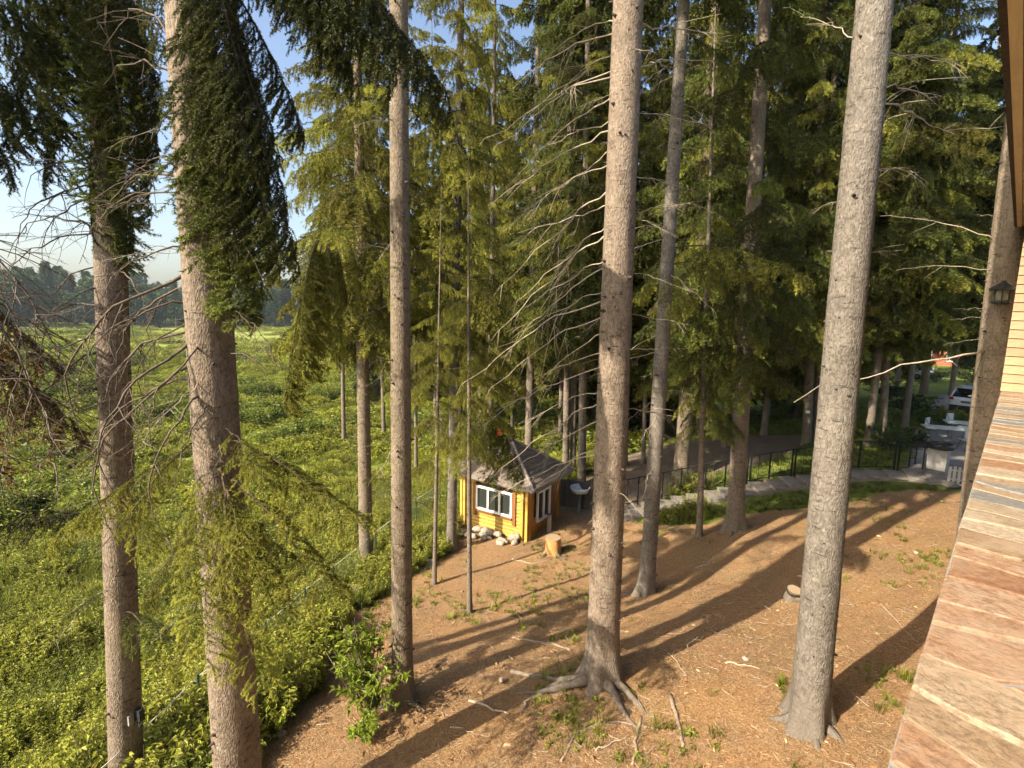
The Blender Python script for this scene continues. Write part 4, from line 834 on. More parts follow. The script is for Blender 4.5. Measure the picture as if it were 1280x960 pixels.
def table(px, py, rot, label, w=1.5, d=.75):
    b = G(px, py); b[2] += .05; t_ = link('folding_table', None, loc=b, rot=(0, 0, rot), label=label, cat='table', group='white folding tables on the patio')
    link('top', MB().box((0, 0, .735), (w, d, .045)).mesh('top', M['table_top']), t_)
    for s_ in (-1, 1):
        for s2 in (-1, 1): link('leg', MB().tube([(s_ * (w / 2 - .15) - s_ * .12, s2 * d * .42, 0), (s_ * (w / 2 - .2) + s_ * .05, s2 * d * .42, .715)], .018, 6).mesh('leg', M['frame_grey']), t_)
        link('crossbar', MB().tube([(s_ * (w / 2 - .24), -d * .42, .25), (s_ * (w / 2 - .24), d * .42, .25)], .012, 6).mesh('crossbar', M['frame_grey']), t_)
table(1186, 558, -.35, 'white folding table with a stool under its edge', 1.9)
table(1212, 551, -.45, 'white folding table pushed against a second table', 1.9)
table(1230, 560, -.3, 'white folding table half hidden behind the ledge-end spruce', 1.7)
def chair(px, py, rot, label):
    b = G(px, py); b[2] += .05; c = link('folding_chair', None, loc=b, rot=(0, 0, rot), label=label, cat='chair', group='folding chairs at the patio tables')
    link('seat', MB().box((0, 0, .44), (.42, .40, .03)).mesh('seat', M['table_top']), c)
    link('backrest', MB().box((0, .2, .72), (.42, .025, .34)).mesh('backrest', M['table_top']), c)
    for s_ in (-1, 1):
        link('leg', MB().tube([(s_ * .2, -.24, 0), (s_ * .2, .19, .87)], .013, 6).mesh('leg', M['frame_grey']), c)
        link('leg', MB().tube([(s_ * .18, .26, 0), (s_ * .18, -.15, .44)], .013, 6).mesh('leg', M['frame_grey']), c)
chair(1163, 548, .5, 'grey folding chair at the end of the patio tables nearest the shrubs'); chair(1207, 565, 2.9, 'pale folding stool chair standing in front of the patio tables'); chair(1190, 541, .2, 'pale folding chair behind the patio tables')
M['board_white'] = plain('board_white', (.36, .36, .34), .6, .15, 10, .1); M['rust_red'] = plain('rust_red', (.16, .06, .04), .6, .3, 10, .2)
b = G(1197, 607); b[2] += .04
ns = link('pallet_rack', None, loc=b, rot=(0, 0, -.5), label='weathered white slatted stand at the end of the steps', cat='stand')
for k in range(5): link('slat', MB().box((-.24 + k * .12, 0, .28), (.07, .025, .56 + .05 * (k % 2))).mesh('slat', M['board_white']), ns)
for z in (.14, .44): link('crossbar', MB().box((0, .03, z), (.56, .03, .05)).mesh('crossbar', M['board_white']), ns)
link('leg', MB().box((-.2, .2, .25), (.03, .03, .52)).mesh('leg', M['board_white']), ns); link('leg', MB().box((.2, .2, .25), (.03, .03, .52)).mesh('leg', M['board_white']), ns)
b = G(1210, 612); b[2] += .03
gb = link('post_box', None, loc=b, rot=(0, 0, -.4), label='small rust red box on thin black legs beside the slatted stand', cat='box')
link('box', MB().box((0, 0, .74), (.34, .26, .20)).mesh('box', M['rust_red']), gb); link('leg', MB().box((-.1, 0, .32), (.035, .035, .66)).mesh('leg', M['iron']), gb); link('leg', MB().box((.1, 0, .32), (.035, .035, .66)).mesh('leg', M['iron']), gb)
b = G(1148, 585); b[2] += .03
gr_ = link('iron_grill', None, loc=b, rot=(0, 0, .6), label='black iron frame stand beside the litter bin', cat='stand')
for x in (-.28, .28):
    for y in (-.2, .2): link('leg', MB().box((x, y, .4), (.04, .04, .8)).mesh('leg', M['iron']), gr_)
link('tray', MB().box((0, 0, .84), (.66, .48, .1)).mesh('tray', M['iron']), gr_); link('crossbar', MB().box((0, .2, .3), (.56, .02, .03)).mesh('crossbar', M['iron']), gr_)

# ------------------------------------------------------------------ parked cars
t = NT('car_white'); M['car_white'] = t.done(t.bsdf(t.mix(t.ramp(t.noise(t.coord(), 3), [(.4, 0.), (.7, .15)]), (.68, .72, .76), (.5, .5, .5)), .22, spec=.5, Coat_Weight=.5))
t = NT('car_glass'); M['car_glass'] = t.done(t.bsdf((.012, .014, .016), .05, spec=.6))
M['tyre'] = plain('tyre', (.02, .02, .02), .8, .2, 20, .2); M['rim'] = plain('rim', (.35, .35, .36), .35, .1, 9, .1, metal=.8)
M['tail'] = plain('tail_light', (.30, .02, .02), .2, .1, 9, 0.); M['black_plastic'] = plain('black_plastic', (.02, .02, .022), .6, .2, 9, .2)
def car(loc, rot, label, paint):
    c = link('parked_car', None, loc=loc, rot=(0, 0, rot), label=label, cat='car', group='cars parked on the driveway')
    # +x is the front; stations: x, sill z, belt z, half width
    st = [(-2.22, .42, .80, .72), (-2.20, .36, 1.0, .82), (-2.05, .32, 1.06, .89), (-1.2, .30, 1.04, .92), (0, .30, 1.0, .92), (1.1, .30, .97, .91), (1.9, .32, .88, .87), (2.2, .38, .74, .76), (2.27, .45, .62, .66)]
    V = []
    for x, a, b, w in st: V += [(x, -w * .92, a), (x, -w, (a + b) / 2), (x, -w * .97, b - .06), (x, -w * .88, b), (x, w * .88, b), (x, w * .97, b - .06), (x, w, (a + b) / 2), (x, w * .92, a)]
    n = 8; i = np.arange(len(st) - 1)[:, None] * n; j = np.arange(n)[None]; j2 = (j + 1) % n
    mb = MB().add(V, [np.stack([i + j, i + n + j, i + n + j2, i + j2], -1).reshape(-1, 4), np.arange(n)[None], (np.arange(n) + (len(st) - 1) * n)[::-1][None]])
    link('body', mb.mesh('body', paint, True), c)
    cab = [(-2.08, 1.02, .80), (-1.72, 1.56, .66), (-1.2, 1.66, .64), (.1, 1.67, .63), (.75, 1.5, .62), (1.25, .99, .74)]
    g = MB(); Vb = [(cab[0][0], -.80, .98), (cab[0][0], .80, .98), (-1.70, -.64, 1.55), (-1.70, .64, 1.55), (.62, -.62, 1.56), (.62, .62, 1.56), (1.28, -.75, .96), (1.28, .75, .96)]
    g.add(Vb, np.array([[0, 1, 3, 2], [2, 3, 5, 4], [4, 5, 7, 6], [1, 7, 5, 3], [6, 0, 2, 4]])); link('windows', g.mesh('windows', M['car_glass'], False), c)
    r = MB(); r.box((-.55, 0, 1.615), (2.35, 1.30, .09), None, 0, (.92, .9)); link('roof', r.mesh('roof', paint, True), c)
    for s_ in (-1, 1):
        for p0, p1 in (((-2.10, s_ * .815, 1.0), (-1.74, s_ * .65, 1.58)), ((-1.25, s_ * .80, 1.0), (-1.15, s_ * .655, 1.6)), ((.0, s_ * .79, 1.0), (-.02, s_ * .65, 1.6)), ((1.28, s_ * .77, .97), (.62, s_ * .635, 1.58))): link('pillar', MB().tube([p0, p1], .05, 6).mesh('pillar', paint, True), c)
        link('tail_light', MB().box((-2.16, s_ * .74, .96), (.14, .22, .15)).mesh('tail_light', M['tail']), c)
        for x in (-1.35, 1.4):
            w_ = link('wheel', None, c, (x, s_ * .80, .34), (PI / 2, 0, 0))
            link('tyre', MB().lathe([(.2, -.11), (.33, -.1), (.345, 0), (.33, .1), (.2, .11)], n=20).mesh('tyre', M['tyre'], True), w_); link('rim', MB().lathe([(.05, -.112), (.21, -.114), (.21, .114), (.05, .112)], n=12).mesh('rim', M['rim']), w_)
        link('mirror', MB().box((.85, s_ * .98, 1.05), (.12, .18, .12)).mesh('mirror', paint), c)
        link('headlight', MB().box((2.14, s_ * .62, .72), (.14, .26, .13)).mesh('headlight', M['rim']), c)
    link('bumper', MB().box((-2.2, 0, .45), (.18, 1.55, .26)).mesh('bumper', M['black_plastic']), c); link('bumper', MB().box((2.22, 0, .42), (.16, 1.4, .2)).mesh('bumper', M['black_plastic']), c)
    link('number_plate', MB().box((-2.26, 0, .80), (.03, .52, .12)).mesh('number_plate', M['frame_grey']), c)
    link('spoiler', MB().box((-1.83, 0, 1.64), (.34, 1.2, .05)).mesh('spoiler', paint), c)
    return c
ch = np.array([math.sin(math.radians(52)), math.cos(math.radians(52))]); cb = at(1207, 512, 31.) [:2] + ch * 2.2; cz = Hz(cb[0], cb[1])
car((cb[0], cb[1], cz + .06), math.atan2(ch[1], ch[0]), 'white crossover car parked behind the patio, its rear showing', M['car_white'])
M['car_silver'] = plain('car_silver', (.45, .50, .55), .3, .05, 5, 0., .5)
q = at(1140, 452, 62); car((q[0], q[1], Hz(q[0], q[1]) + .06), 1.9, 'pale car parked far off beyond the grey spruce trunks', M['car_silver'])
# far house behind the trees
M['brick_red'] = plain('brick_red', (.30, .10, .06), .85, .25, 6, .3); M['render_white'] = plain('render_white', (.70, .68, .64), .8, .1, 6, .1)
q = at(1178, 430, 84); qz = Hz(q[0], q[1])
fh = link('brick_house', None, loc=(q[0], q[1], qz - .3), rot=(0, 0, -.75), label='red brick house with white window surrounds far behind the driveway trees', cat='house')
link('wall', MB().box((0, 0, 3.2), (13, 8, 6.6)).mesh('wall', M['brick_red']), fh)
rf = MB(); rf.add([(-7, -4.6, 6.5), (7, -4.6, 6.5), (7, 4.6, 6.5), (-7, 4.6, 6.5), (-7, 0, 9.2), (7, 0, 9.2)], [np.array([[0, 1, 5, 4], [2, 3, 4, 5], [0, 3, 2, 1]]), np.array([[1, 2, 5], [3, 0, 4]])]); link('roof', rf.mesh('roof', M['rust_red']), fh)
for x in (-4.6, -1.6, 1.6, 4.6):
    for z in (1.9, 4.8):
        w_ = link('window', None, fh, (x, -4.02, z)); link('frame', MB().box((0, 0, 0), (1.5, .12, 1.8)).mesh('frame', M['render_white']), w_); link('pane', MB().box((0, -.05, 0), (1.15, .06, 1.45)).mesh('pane', M['glass']), w_)
q = at(240, 384, 290)
wh = link('farm_house', None, loc=(q[0], q[1], Hz(q[0], q[1])), rot=(0, 0, .3), label='tiny white house at the foot of the far wood', cat='house')
link('wall', MB().box((0, 0, 2.4), (7, 5, 5)).mesh('wall', M['render_white']), wh)
rf = MB(); rf.add([(-3.8, -2.9, 4.9), (3.8, -2.9, 4.9), (3.8, 2.9, 4.9), (-3.8, 2.9, 4.9), (-3.8, 0, 7), (3.8, 0, 7)], [np.array([[0, 1, 5, 4], [2, 3, 4, 5], [0, 3, 2, 1]]), np.array([[1, 2, 5], [3, 0, 4]])]); link('roof', rf.mesh('roof', M['ridge']), wh)
link('window', MB().box((0, -2.52, 2.5), (1.2, .1, 1.4)).mesh('window', M['glass']), wh)

# ------------------------------------------------------------------ lantern, floodlight, tag
M['lantern_iron'] = plain('lantern_iron', (.03, .028, .026), .5, .3, 20, .2); t = NT('lantern_glass'); M['lantern_glass'] = t.done(t.bsdf((.30, .28, .22), .15, spec=.5, Transmission_Weight=.5))
hl = T16.h_at(366); lc_ = T16.c(hl); dcam = unit((CAM - lc_)[:2]); lp = lc_[:2] + dcam * (T16.rad(hl) + .16) + np.array([dcam[1], -dcam[0]]) * -.02
lan = link('lantern', None, sc=.85, loc=(lp[0], lp[1], lc_[2] - .22), rot=(0, 0, math.atan2(dcam[1], dcam[0])), label='black iron lantern mounted on the spruce by the stone ledge', cat='lantern')
link('base', MB().lathe([(.10, 0), (.19, .03), (.19, .06), (.12, .08)], n=6).mesh('base', M['lantern_iron']), lan)
link('glass', MB().lathe([(.11, .08), (.13, .30)], n=6).mesh('glass', M['lantern_glass']), lan)
for k in range(6):
    a = k * PI / 3; link('bar', MB().tube([(.115 * math.cos(a), .115 * math.sin(a), .07), (.14 * math.cos(a), .14 * math.sin(a), .31)], .009, 4).mesh('bar', M['lantern_iron']), lan)
link('roof', MB().lathe([(.24, .29), (.25, .32), (.15, .38), (.05, .45), (.03, .49)], n=6).mesh('roof', M['lantern_iron']), lan)
link('bracket', MB().tube([(-.16, 0, .03), (-.02, 0, .03)], .018, 6).mesh('bracket', M['lantern_iron']), lan)
hf = T1.h_at(890); c = T1.c(hf); fp = c[:2] + np.array([1, -.28]) * (T1.rad(hf) * .95)
fl = link('floodlight', None, loc=(fp[0], fp[1], c[2] - .08), rot=(0, 0, -.35), label='small black floodlight with white sensor strapped to the slender spruce', cat='lamp')
link('housing', MB().box((.05, .02, .10), (.16, .08, .17), None, 0, (.9, .9)).mesh('housing', M['black_plastic']), fl); link('sensor', MB().box((-.02, -.07, .06), (.075, .07, .15)).mesh('sensor', M['bin_body']), fl)
link('bracket', MB().tube([(.02, .02, -.02), (.15, -.04, -.03), (.19, -.02, .05)], .012, 6).mesh('bracket', M['black_plastic']), fl); link('strap', MB().box((-.05, .03, .05), (.1, .05, .03)).mesh('strap', M['black_plastic']), fl)

# ------------------------------------------------------------------ wire fence down the meadow edge
M['fence_green'] = plain('fence_green', (.03, .07, .05), .5, .2, 9, .1); M['net'] = plain('net_wire', (.16, .24, .20), .5, .2, 9, .1); M['cable'] = plain('cable', (.55, .55, .5), .5, .1, 9, .1)
fpts = [G(*p) for p in [(120, 1060), (175, 1000), (252, 915), (335, 839), (383, 790), (418, 756), (470, 704), (520, 657), (546, 636)]]
fence = link('wire_fence', None, loc=fpts[0], label='green post and netting fence with pale top cable along the meadow edge', cat='fence')
FH = 1.1; tp = [p + np.array([0, 0, FH]) - fpts[0] for p in fpts]
for k, p_ in enumerate(fpts):
    link('post', MB().tube([(0, 0, -.3), (0, 0, FH + .05)], .022, 8).mesh('post', M['fence_green']), fence, p_ - fpts[0])
for k in range(len(tp) - 1):
    link('cable', MB().tube([tp[k], (tp[k] + tp[k + 1]) / 2 - np.array([0, 0, .03]), tp[k + 1]], .009, 5).mesh('cable', M['cable'], True), fence)
    a, b = fpts[k] - fpts[0], fpts[k + 1] - fpts[0]; ln = np.linalg.norm(b - a); n = int(ln / .085); hgt = FH - .06; q0, q1 = [], []
    for m in range(-int(hgt / .085), n):
        for sgn in (1, -1):
            u0, z0 = m * .085, 0.; u1, z1 = u0 + hgt, hgt
            if u0 < 0: z0 = -u0; u0 = 0
            if u1 > ln: z1 -= u1 - ln; u1 = ln
            if u1 <= u0: continue
            if sgn < 0: z0, z1 = hgt - z0, hgt - z1
            q0.append(a + (b - a) * u0 / ln + np.array([0, 0, z0])); q1.append(a + (b - a) * u1 / ln + np.array([0, 0, z1]))
    q0, q1 = np.array(q0), np.array(q1); V, Fq = seg_prisms(q0, q1, np.full(len(q0), .0022), np.full(len(q0), .0022))
    link('netting', MB().add(V, Fq).mesh('netting', M['net']), fence, kind='stuff')

# ------------------------------------------------------------------ stumps, logs, yard by the hut
t = NT('cut_wood'); cc = t.coord(); sx = t.n('ShaderNodeSeparateXYZ'); t.t.links.new(cc, sx.inputs[0]); rr = t.math('SQRT', t.math('ADD', t.math('POWER', sx.outputs[0], 2), t.math('POWER', sx.outputs[1], 2)))
wv_ = t.math('SINE', t.math('MULTIPLY', t.math('ADD', rr, t.math('MULTIPLY', t.noise(cc, 5), .03)), 260)); M['cut'] = t.done(t.bsdf(t.mix(t.math('ADD', t.math('MULTIPLY', wv_, .25), .5), (.36, .27, .17), (.26, .18, .11)), .9, spec=.1))
M['peeled'] = bark_mat('peeled_wood', (.20, .09, .035), (.44, .21, .065), (.54, .31, .12), 0., 0.)
def stump(px, py, r, h, mat, label, seed, flare=.15, tilt=0., cat='stump'):
    g = np.random.default_rng(seed); b = G(px, py); o = link('tree_stump', None, loc=b, rot=(tilt, tilt * .5, 0), label=label, cat=cat); n = 24; th = np.arange(n) * 2 * PI / n
    lob = .06 * np.cos(3 * th + seed) + .05 * np.cos(5 * th) ; mb = MB(); hs = [-.25, 0, .06, .15, h * .6, h]; V = []
    for z in hs: R_ = r * (1 + flare * math.exp(-max(z, 0) / .1) * (1 + 4 * lob) + lob * .5); V.append(np.c_[R_ * np.cos(th), R_ * np.sin(th), np.full(n, z)])
    i = np.arange(len(hs) - 1)[:, None] * n; j = np.arange(n)[None]; j2 = (j + 1) % n
    link('side', mb.add(np.vstack(V), np.stack([i + j, i + j2, i + n + j2, i + n + j], -1).reshape(-1, 4)).mesh('side', M[mat], True), o)
    link('cut_face', MB().add(V[-1], np.arange(n)[None]).mesh('cut_face', M['cut']), o)
    for k in range(4 if flare > .2 else 0):
        a = g.uniform(0, 6.28); pts = []
        for m in range(7):
            u = m / 6; x, y = (r * .7 + u * .6) * math.cos(a + .3 * u), (r * .7 + u * .6) * math.sin(a + .3 * u); pts.append((x, y, Hz(b[0] + x, b[1] + y) - b[2] + .10 * (1 - u) ** 2 - .02 * u))
        link('root', MB().tube(pts, np.linspace(.07, .012, 7), 7).mesh('root', M['bark_grey'], True), o)
stump(691, 692, .24, .55, 'peeled', 'sawn stump with orange peeled sides in front of the hut', 3, .25)
stump(444, 752, .17, .42, 'bark_grey', 'grey sawn stump beside the fence post at the meadow edge', 5, .1)
stump(991, 748, .15, .22, 'bark_brown', 'low weathered stump behind the tall pale leaning spruce', 8, .2, .15)
M['basin'] = plain('basin', (.52, .60, .66), .4, .1, 8, .1); M['dark_board'] = wood_mat('dark_board', (.085, .075, .062), (.05, .04, .03), 2, .8, .4)
b = G(724, 640); bs = link('wash_basin', None, loc=b, label='pale blue basin on a stand beside the hut', cat='basin')
link('bowl', MB().lathe([(.10, .78), (.28, .82), (.36, 1.0), (.38, 1.0), (.38, .97), (.3, .8), (.1, .74)], n=20).mesh('bowl', M['basin'], True), bs); link('stand', MB().lathe([(.2, 0), (.07, .06), (.06, .76), (.12, .78)], n=12).mesh('stand', M['frame_grey'], True), bs)
fa_, fb_ = G(700, 632), G(752, 640); fa_[2] -= .1
scr = link('board_screen', None, loc=fa_, label='low dark board screen beside the hut yard', cat='screen')
for k in range(14):
    u = (k + .5) / 14; p_ = (fb_ - fa_) * u; hgt = 1.15 + rnd.uniform(-.03, .03); link('board', MB().box((0, 0, hgt / 2), (np.linalg.norm((fb_ - fa_)[:2]) / 14 - .012, .03, hgt)).mesh('board', M['dark_board']), scr, (p_[0], p_[1], Hz(*(fa_ + p_)[:2]) - fa_[2] - .05), (0, 0, math.atan2((fb_ - fa_)[1], (fb_ - fa_)[0])))
link('top_rail', MB().tube([np.array([0, .04, 1.0 + Hz(*fa_[:2]) - fa_[2]]), fb_ - fa_ + np.array([0, .04, 1.0])], .03, 4).mesh('top_rail', M['dark_board']), scr)
b = G(686, 664); wb = link('wooden_post', None, loc=b, label='short pale post at the shaded hut entrance', cat='post'); link('shaft', MB().box((0, 0, .3), (.16, .16, .6), None, 0, (.95, .95)).mesh('shaft', M['ridge']), wb); link('cap', MB().box((0, 0, .615), (.19, .19, .03)).mesh('cap', M['ridge']), wb)
q = at(624, 541, 11.9); rl = link('red_feeder', None, loc=q, label='small red bird feeder hanging in the needles by the hut roof', cat='feeder'); M['red'] = plain('red_paint', (.40, .06, .03), .5, .2, 9, .1)
link('body', MB().box((0, 0, 0), (.10, .09, .11)).mesh('body', M['red']), rl); link('roof', MB().box((0, 0, .08), (.15, .12, .05), None, 0, (.3, .8)).mesh('roof', M['red']), rl); link('hook', MB().tube([(0, 0, .1), (.02, 0, .4)], .005, 4).mesh('hook', M['iron']), rl)
tg = T_ = None
_h = TW.h_at(514); _c = TW.c(_h); _d = unit((CAM - _c)[:2]); q = np.array([*(_c[:2] + _d * (TW.rad(_h) + .02)), _c[2]])
tag = link('notice_tag', None, loc=q, rot=(0, 0, math.atan2(_d[1], _d[0]) + PI / 2), label='small white notice tag on the twin spruce trunk', cat='sign'); link('plate', MB().box((0, 0, 0), (.16, .012, .12)).mesh('plate', M['white']), tag); link('edge', MB().box((0, .01, 0), (.18, .012, .14)).mesh('edge', M['frame_grey']), tag)

# ------------------------------------------------------------------ surface roots and fallen sticks
M['stick'] = plain('stick', (.36, .29, .21), .9, .3, 25, .4); M['root'] = plain('root_bark', (.24, .18, .13), .9, .35, 20, .6)
def on_ground(pts, r0, r1, lift=.012, n=7):
    P = [G(*p) for p in pts]; P = np.array(P); m = len(P); u = np.linspace(0, m - 1, (m - 1) * 4 + 1); Q = np.array([[np.interp(a, np.arange(m), P[:, c]) for c in range(3)] for a in u])
    Q[:, 2] = Hs(Q[:, 0], Q[:, 1]) + ground_rel(Q[:, 0], Q[:, 1]) + lift; Q[:, :2] += RNG.normal(0, .012, (len(Q), 2)); return Q, np.linspace(r0, r1, len(Q))
for label, pts, r0, r1, m_ in [('thick pale root curving forward of the big reddish spruce', [(838, 870), (848, 900), (855, 935)], .035, .02, 'root'), ('short grey root beside the forward root of the big spruce', [(800, 895), (795, 925), (793, 955)], .028, .018, 'root'), ('thin pale root looping across the litter before the big spruce', [(700, 955), (720, 915), (755, 900), (790, 903), (825, 912)], .02, .012, 'root'), ('pale root running left from the big spruce', [(715, 812), (690, 803), (660, 800), (640, 796)], .035, .018, 'root'), ('bare root snaking left of the big spruce base', [(705, 845), (680, 862), (662, 870), (652, 888)], .05, .02, 'root'), ('flat grey root slab showing through the litter', [(640, 838), (662, 842), (685, 843)], .05, .03, 'root')]:
    Q, r = on_ground(pts, r0, r1, .0); o = link('surface_root', MB().tube(Q - Q[0], r, 8).mesh('surface_root', M[m_], True), None, Q[0], label=label, cat='root')
for label, pts, r0 in [('bleached stick lying between slim spruce and big spruce', [(585, 873), (610, 882), (635, 890)], .022), ('forked stick in the litter near the forward root', [(745, 940), (765, 930), (785, 920)], .014), ('thin stick beside the trunk shadow below the big spruce', [(832, 812), (845, 830), (858, 848)], .010), ('bleached stick left of the tall leaning spruce', [(905, 830), (930, 835), (950, 838)], .014), ('thin dry branch right of the tall leaning spruce', [(1095, 750), (1120, 775), (1142, 800)], .008), ('curled dry stick below the stone steps', [(868, 712), (885, 708), (890, 698)], .018), ('grey stick by the leafy sapling', [(465, 845), (480, 848), (492, 845)], .016), ('short stick lying in front of the slim spruce roots', [(565, 907), (580, 907)], .014), ('dry stick on the slope above the leafy sapling', [(455, 775), (470, 780), (478, 785)], .014), ('long thin stick in front of the sawn stump', [(640, 700), (665, 706), (690, 700)], .015)]:
    Q, r = on_ground(pts, r0, r0 * .6, .012); o = link('fallen_stick', MB().tube(Q - Q[0], r, 6).mesh('fallen_stick', M['stick'], True), None, Q[0], label=label, cat='stick', group='sticks on the needle litter')
for label, px, py, s_ in [('pale stone in the weeds by the fence', 412, 770, 1.0), ('grey stone half sunk in litter between the two near spruces', 627, 851, .32), ('white stone beside the leafy sapling', 352, 918, .45), ('small light stone in litter right of the leaning spruce', 1145, 692, .35), ('pale stone in litter left of the leaning spruce', 932, 826, .35), ('whitish stone below the edge of the meadow grass', 470, 718, 1.0)]:
    b = G(px, py); link('loose_stone', RM[px % 5], None, b + np.array([0, 0, .02]), (0, 0, px), label, 'stone', sc=s_)
# flat slabs by the path near the slim spruce and hut
M['slab'] = plain('slab', (.40, .38, .34), .9, .2, 9, .5, dirt=(.25, .24, .16))
for label, px, py in [('flat concrete slab at the meadow edge left of the young stem', 517, 697), ('mossy concrete slab below the spruce at the hut corner', 545, 682), ('concrete slab sunk in grass beside the slim spruce', 525, 712)]:
    b = G(px, py); mb = MB().box((0, 0, .02), (1.0, .55, .16), None, 0, (.96, .94)); mb.box((.1, .05, .102), (.8, .4, .008)); link('concrete_slab', mb.mesh('concrete_slab', M['slab']), None, b, (0.02, -.1, .5 + px % 3 * .1), label, 'slab')

# ------------------------------------------------------------------ leafy plants
def leaves(P, Dr, l, w, g, fold=.25):
    n = len(P); Dr = Dr / (np.linalg.norm(Dr, axis=1)[:, None] + 1e-9); up_ = np.array([0, 0, 1.]) + g.normal(0, .35, (n, 3)); sd_ = np.cross(Dr, up_); sd_ /= np.linalg.norm(sd_, axis=1)[:, None] + 1e-9
    nn = np.cross(sd_, Dr); l = l * g.uniform(.65, 1.25, n)[:, None]; w = w * g.uniform(.7, 1.2, n)[:, None]; m = P + Dr * l * .45
    V = np.stack([P, m + sd_ * w / 2 + nn * w * fold, P + Dr * l - nn * l * .18, m - sd_ * w / 2 + nn * w * fold], 1).reshape(-1, 3); k = (np.arange(n) * 4)[:, None]
    return V, np.concatenate([k + np.array([0, 1, 2]), k + np.array([0, 2, 3])])
def weed_mesh(seed, h, nst, nl, ll, lw, mat, spread=.18):
    g = np.random.default_rng(seed); mb = MB(); tone = []
    for s_ in range(nst):
        a = g.uniform(0, 6.28); top = np.array([math.cos(a) * spread * g.uniform(.3, 1.6), math.sin(a) * spread * g.uniform(.3, 1.6), h * g.uniform(.6, 1.1)]); b = top * np.array([.25, .25, 0])
        u = np.linspace(0, 1, 4)[:, None]; mb.tube(b * (1 - u) + top * u, [.006, .005, .004, .002], 3, False, 1); tone.append(np.full(12, .2))
        f = g.uniform(.15, 1, nl); P = b + (top - b) * f[:, None]; th = g.uniform(0, 6.28, nl); Dr = np.c_[np.cos(th), np.sin(th), g.uniform(-.45, .5, nl)]
        V, Ft = leaves(P, Dr, ll * (1.15 - .45 * f[:, None].mean()), lw, g); mb.add(V, Ft); tone.append(np.repeat(np.clip(f * .7 + g.uniform(-.15, .3, nl), 0, 1), 4))
    return mb.mesh('weed', [M[mat], M['twig']], False, {'tone': np.concatenate(tone)})
def grass_mesh(seed, h, n, mat, w=.008, spread=.08):
    g = np.random.default_rng(seed); a = g.uniform(0, 6.28, n); r = spread * np.sqrt(g.random(n)); P = np.c_[r * np.cos(a), r * np.sin(a), np.zeros(n)]; d = np.c_[np.cos(a), np.sin(a), np.zeros(n)] * g.uniform(.1, .7, n)[:, None]
    hh = h * g.uniform(.5, 1.2, n)[:, None]; sd_ = np.c_[-np.sin(a), np.cos(a), np.zeros(n)] * w / 2; m = P + d * hh * .4 + np.array([0, 0, 1]) * hh * .6; e = P + d * hh + np.array([0, 0, 1]) * hh * .85
    V = np.stack([P - sd_, P + sd_, m + sd_ * .8, m - sd_ * .8, e], 1).reshape(-1, 3); k = (np.arange(n) * 5)[:, None]
    mb = MB().add(V, [k + np.array([0, 1, 2, 3]), k + np.array([3, 2, 4])]); tn = np.tile([.1, .1, .5, .5, .9], n) * np.repeat(g.uniform(.6, 1.1, n), 5)
    return mb.mesh('grass', [M[mat]], False, {'tone': np.clip(tn, 0, 1)})
def clump_mesh(seed, r, h, n, ll, lw, mat):
    g = np.random.default_rng(seed); a = g.uniform(0, 6.28, n); z = g.random(n) ** .7; rr = r * np.sqrt(g.random(n)) ** .5 * np.sqrt(np.clip(1.05 - z ** 2, 0.05, 1)); lump = 1 + .25 * np.sin(3 * a + seed) + .15 * np.sin(7 * a + 2 * seed)
    P = np.c_[rr * np.cos(a) * lump, rr * np.sin(a) * lump, z * h * (1 + .15 * np.sin(4 * a))]; Dr = np.c_[np.cos(a), np.sin(a), g.uniform(-.3, .7, n)] + g.normal(0, .5, (n, 3)); V, Ft = leaves(P, Dr, ll, lw, g)
    tn = np.repeat(np.clip(z * .6 + g.uniform(-.1, .4, n), 0, 1), 4); mb = MB().add(V, Ft); ns_ = 6
    for k in range(ns_):
        q = np.array([math.cos(k) * r * .6, math.sin(k) * r * .6, h * .75]); mb.tube([(0, 0, -.1), q * .5, q], [.02 * r, .014 * r, .006 * r], 4, False, 1); tn = np.r_[tn, np.full(12, .2)]
    return mb.mesh('clump', [M[mat], M['twig']], False, {'tone': tn})

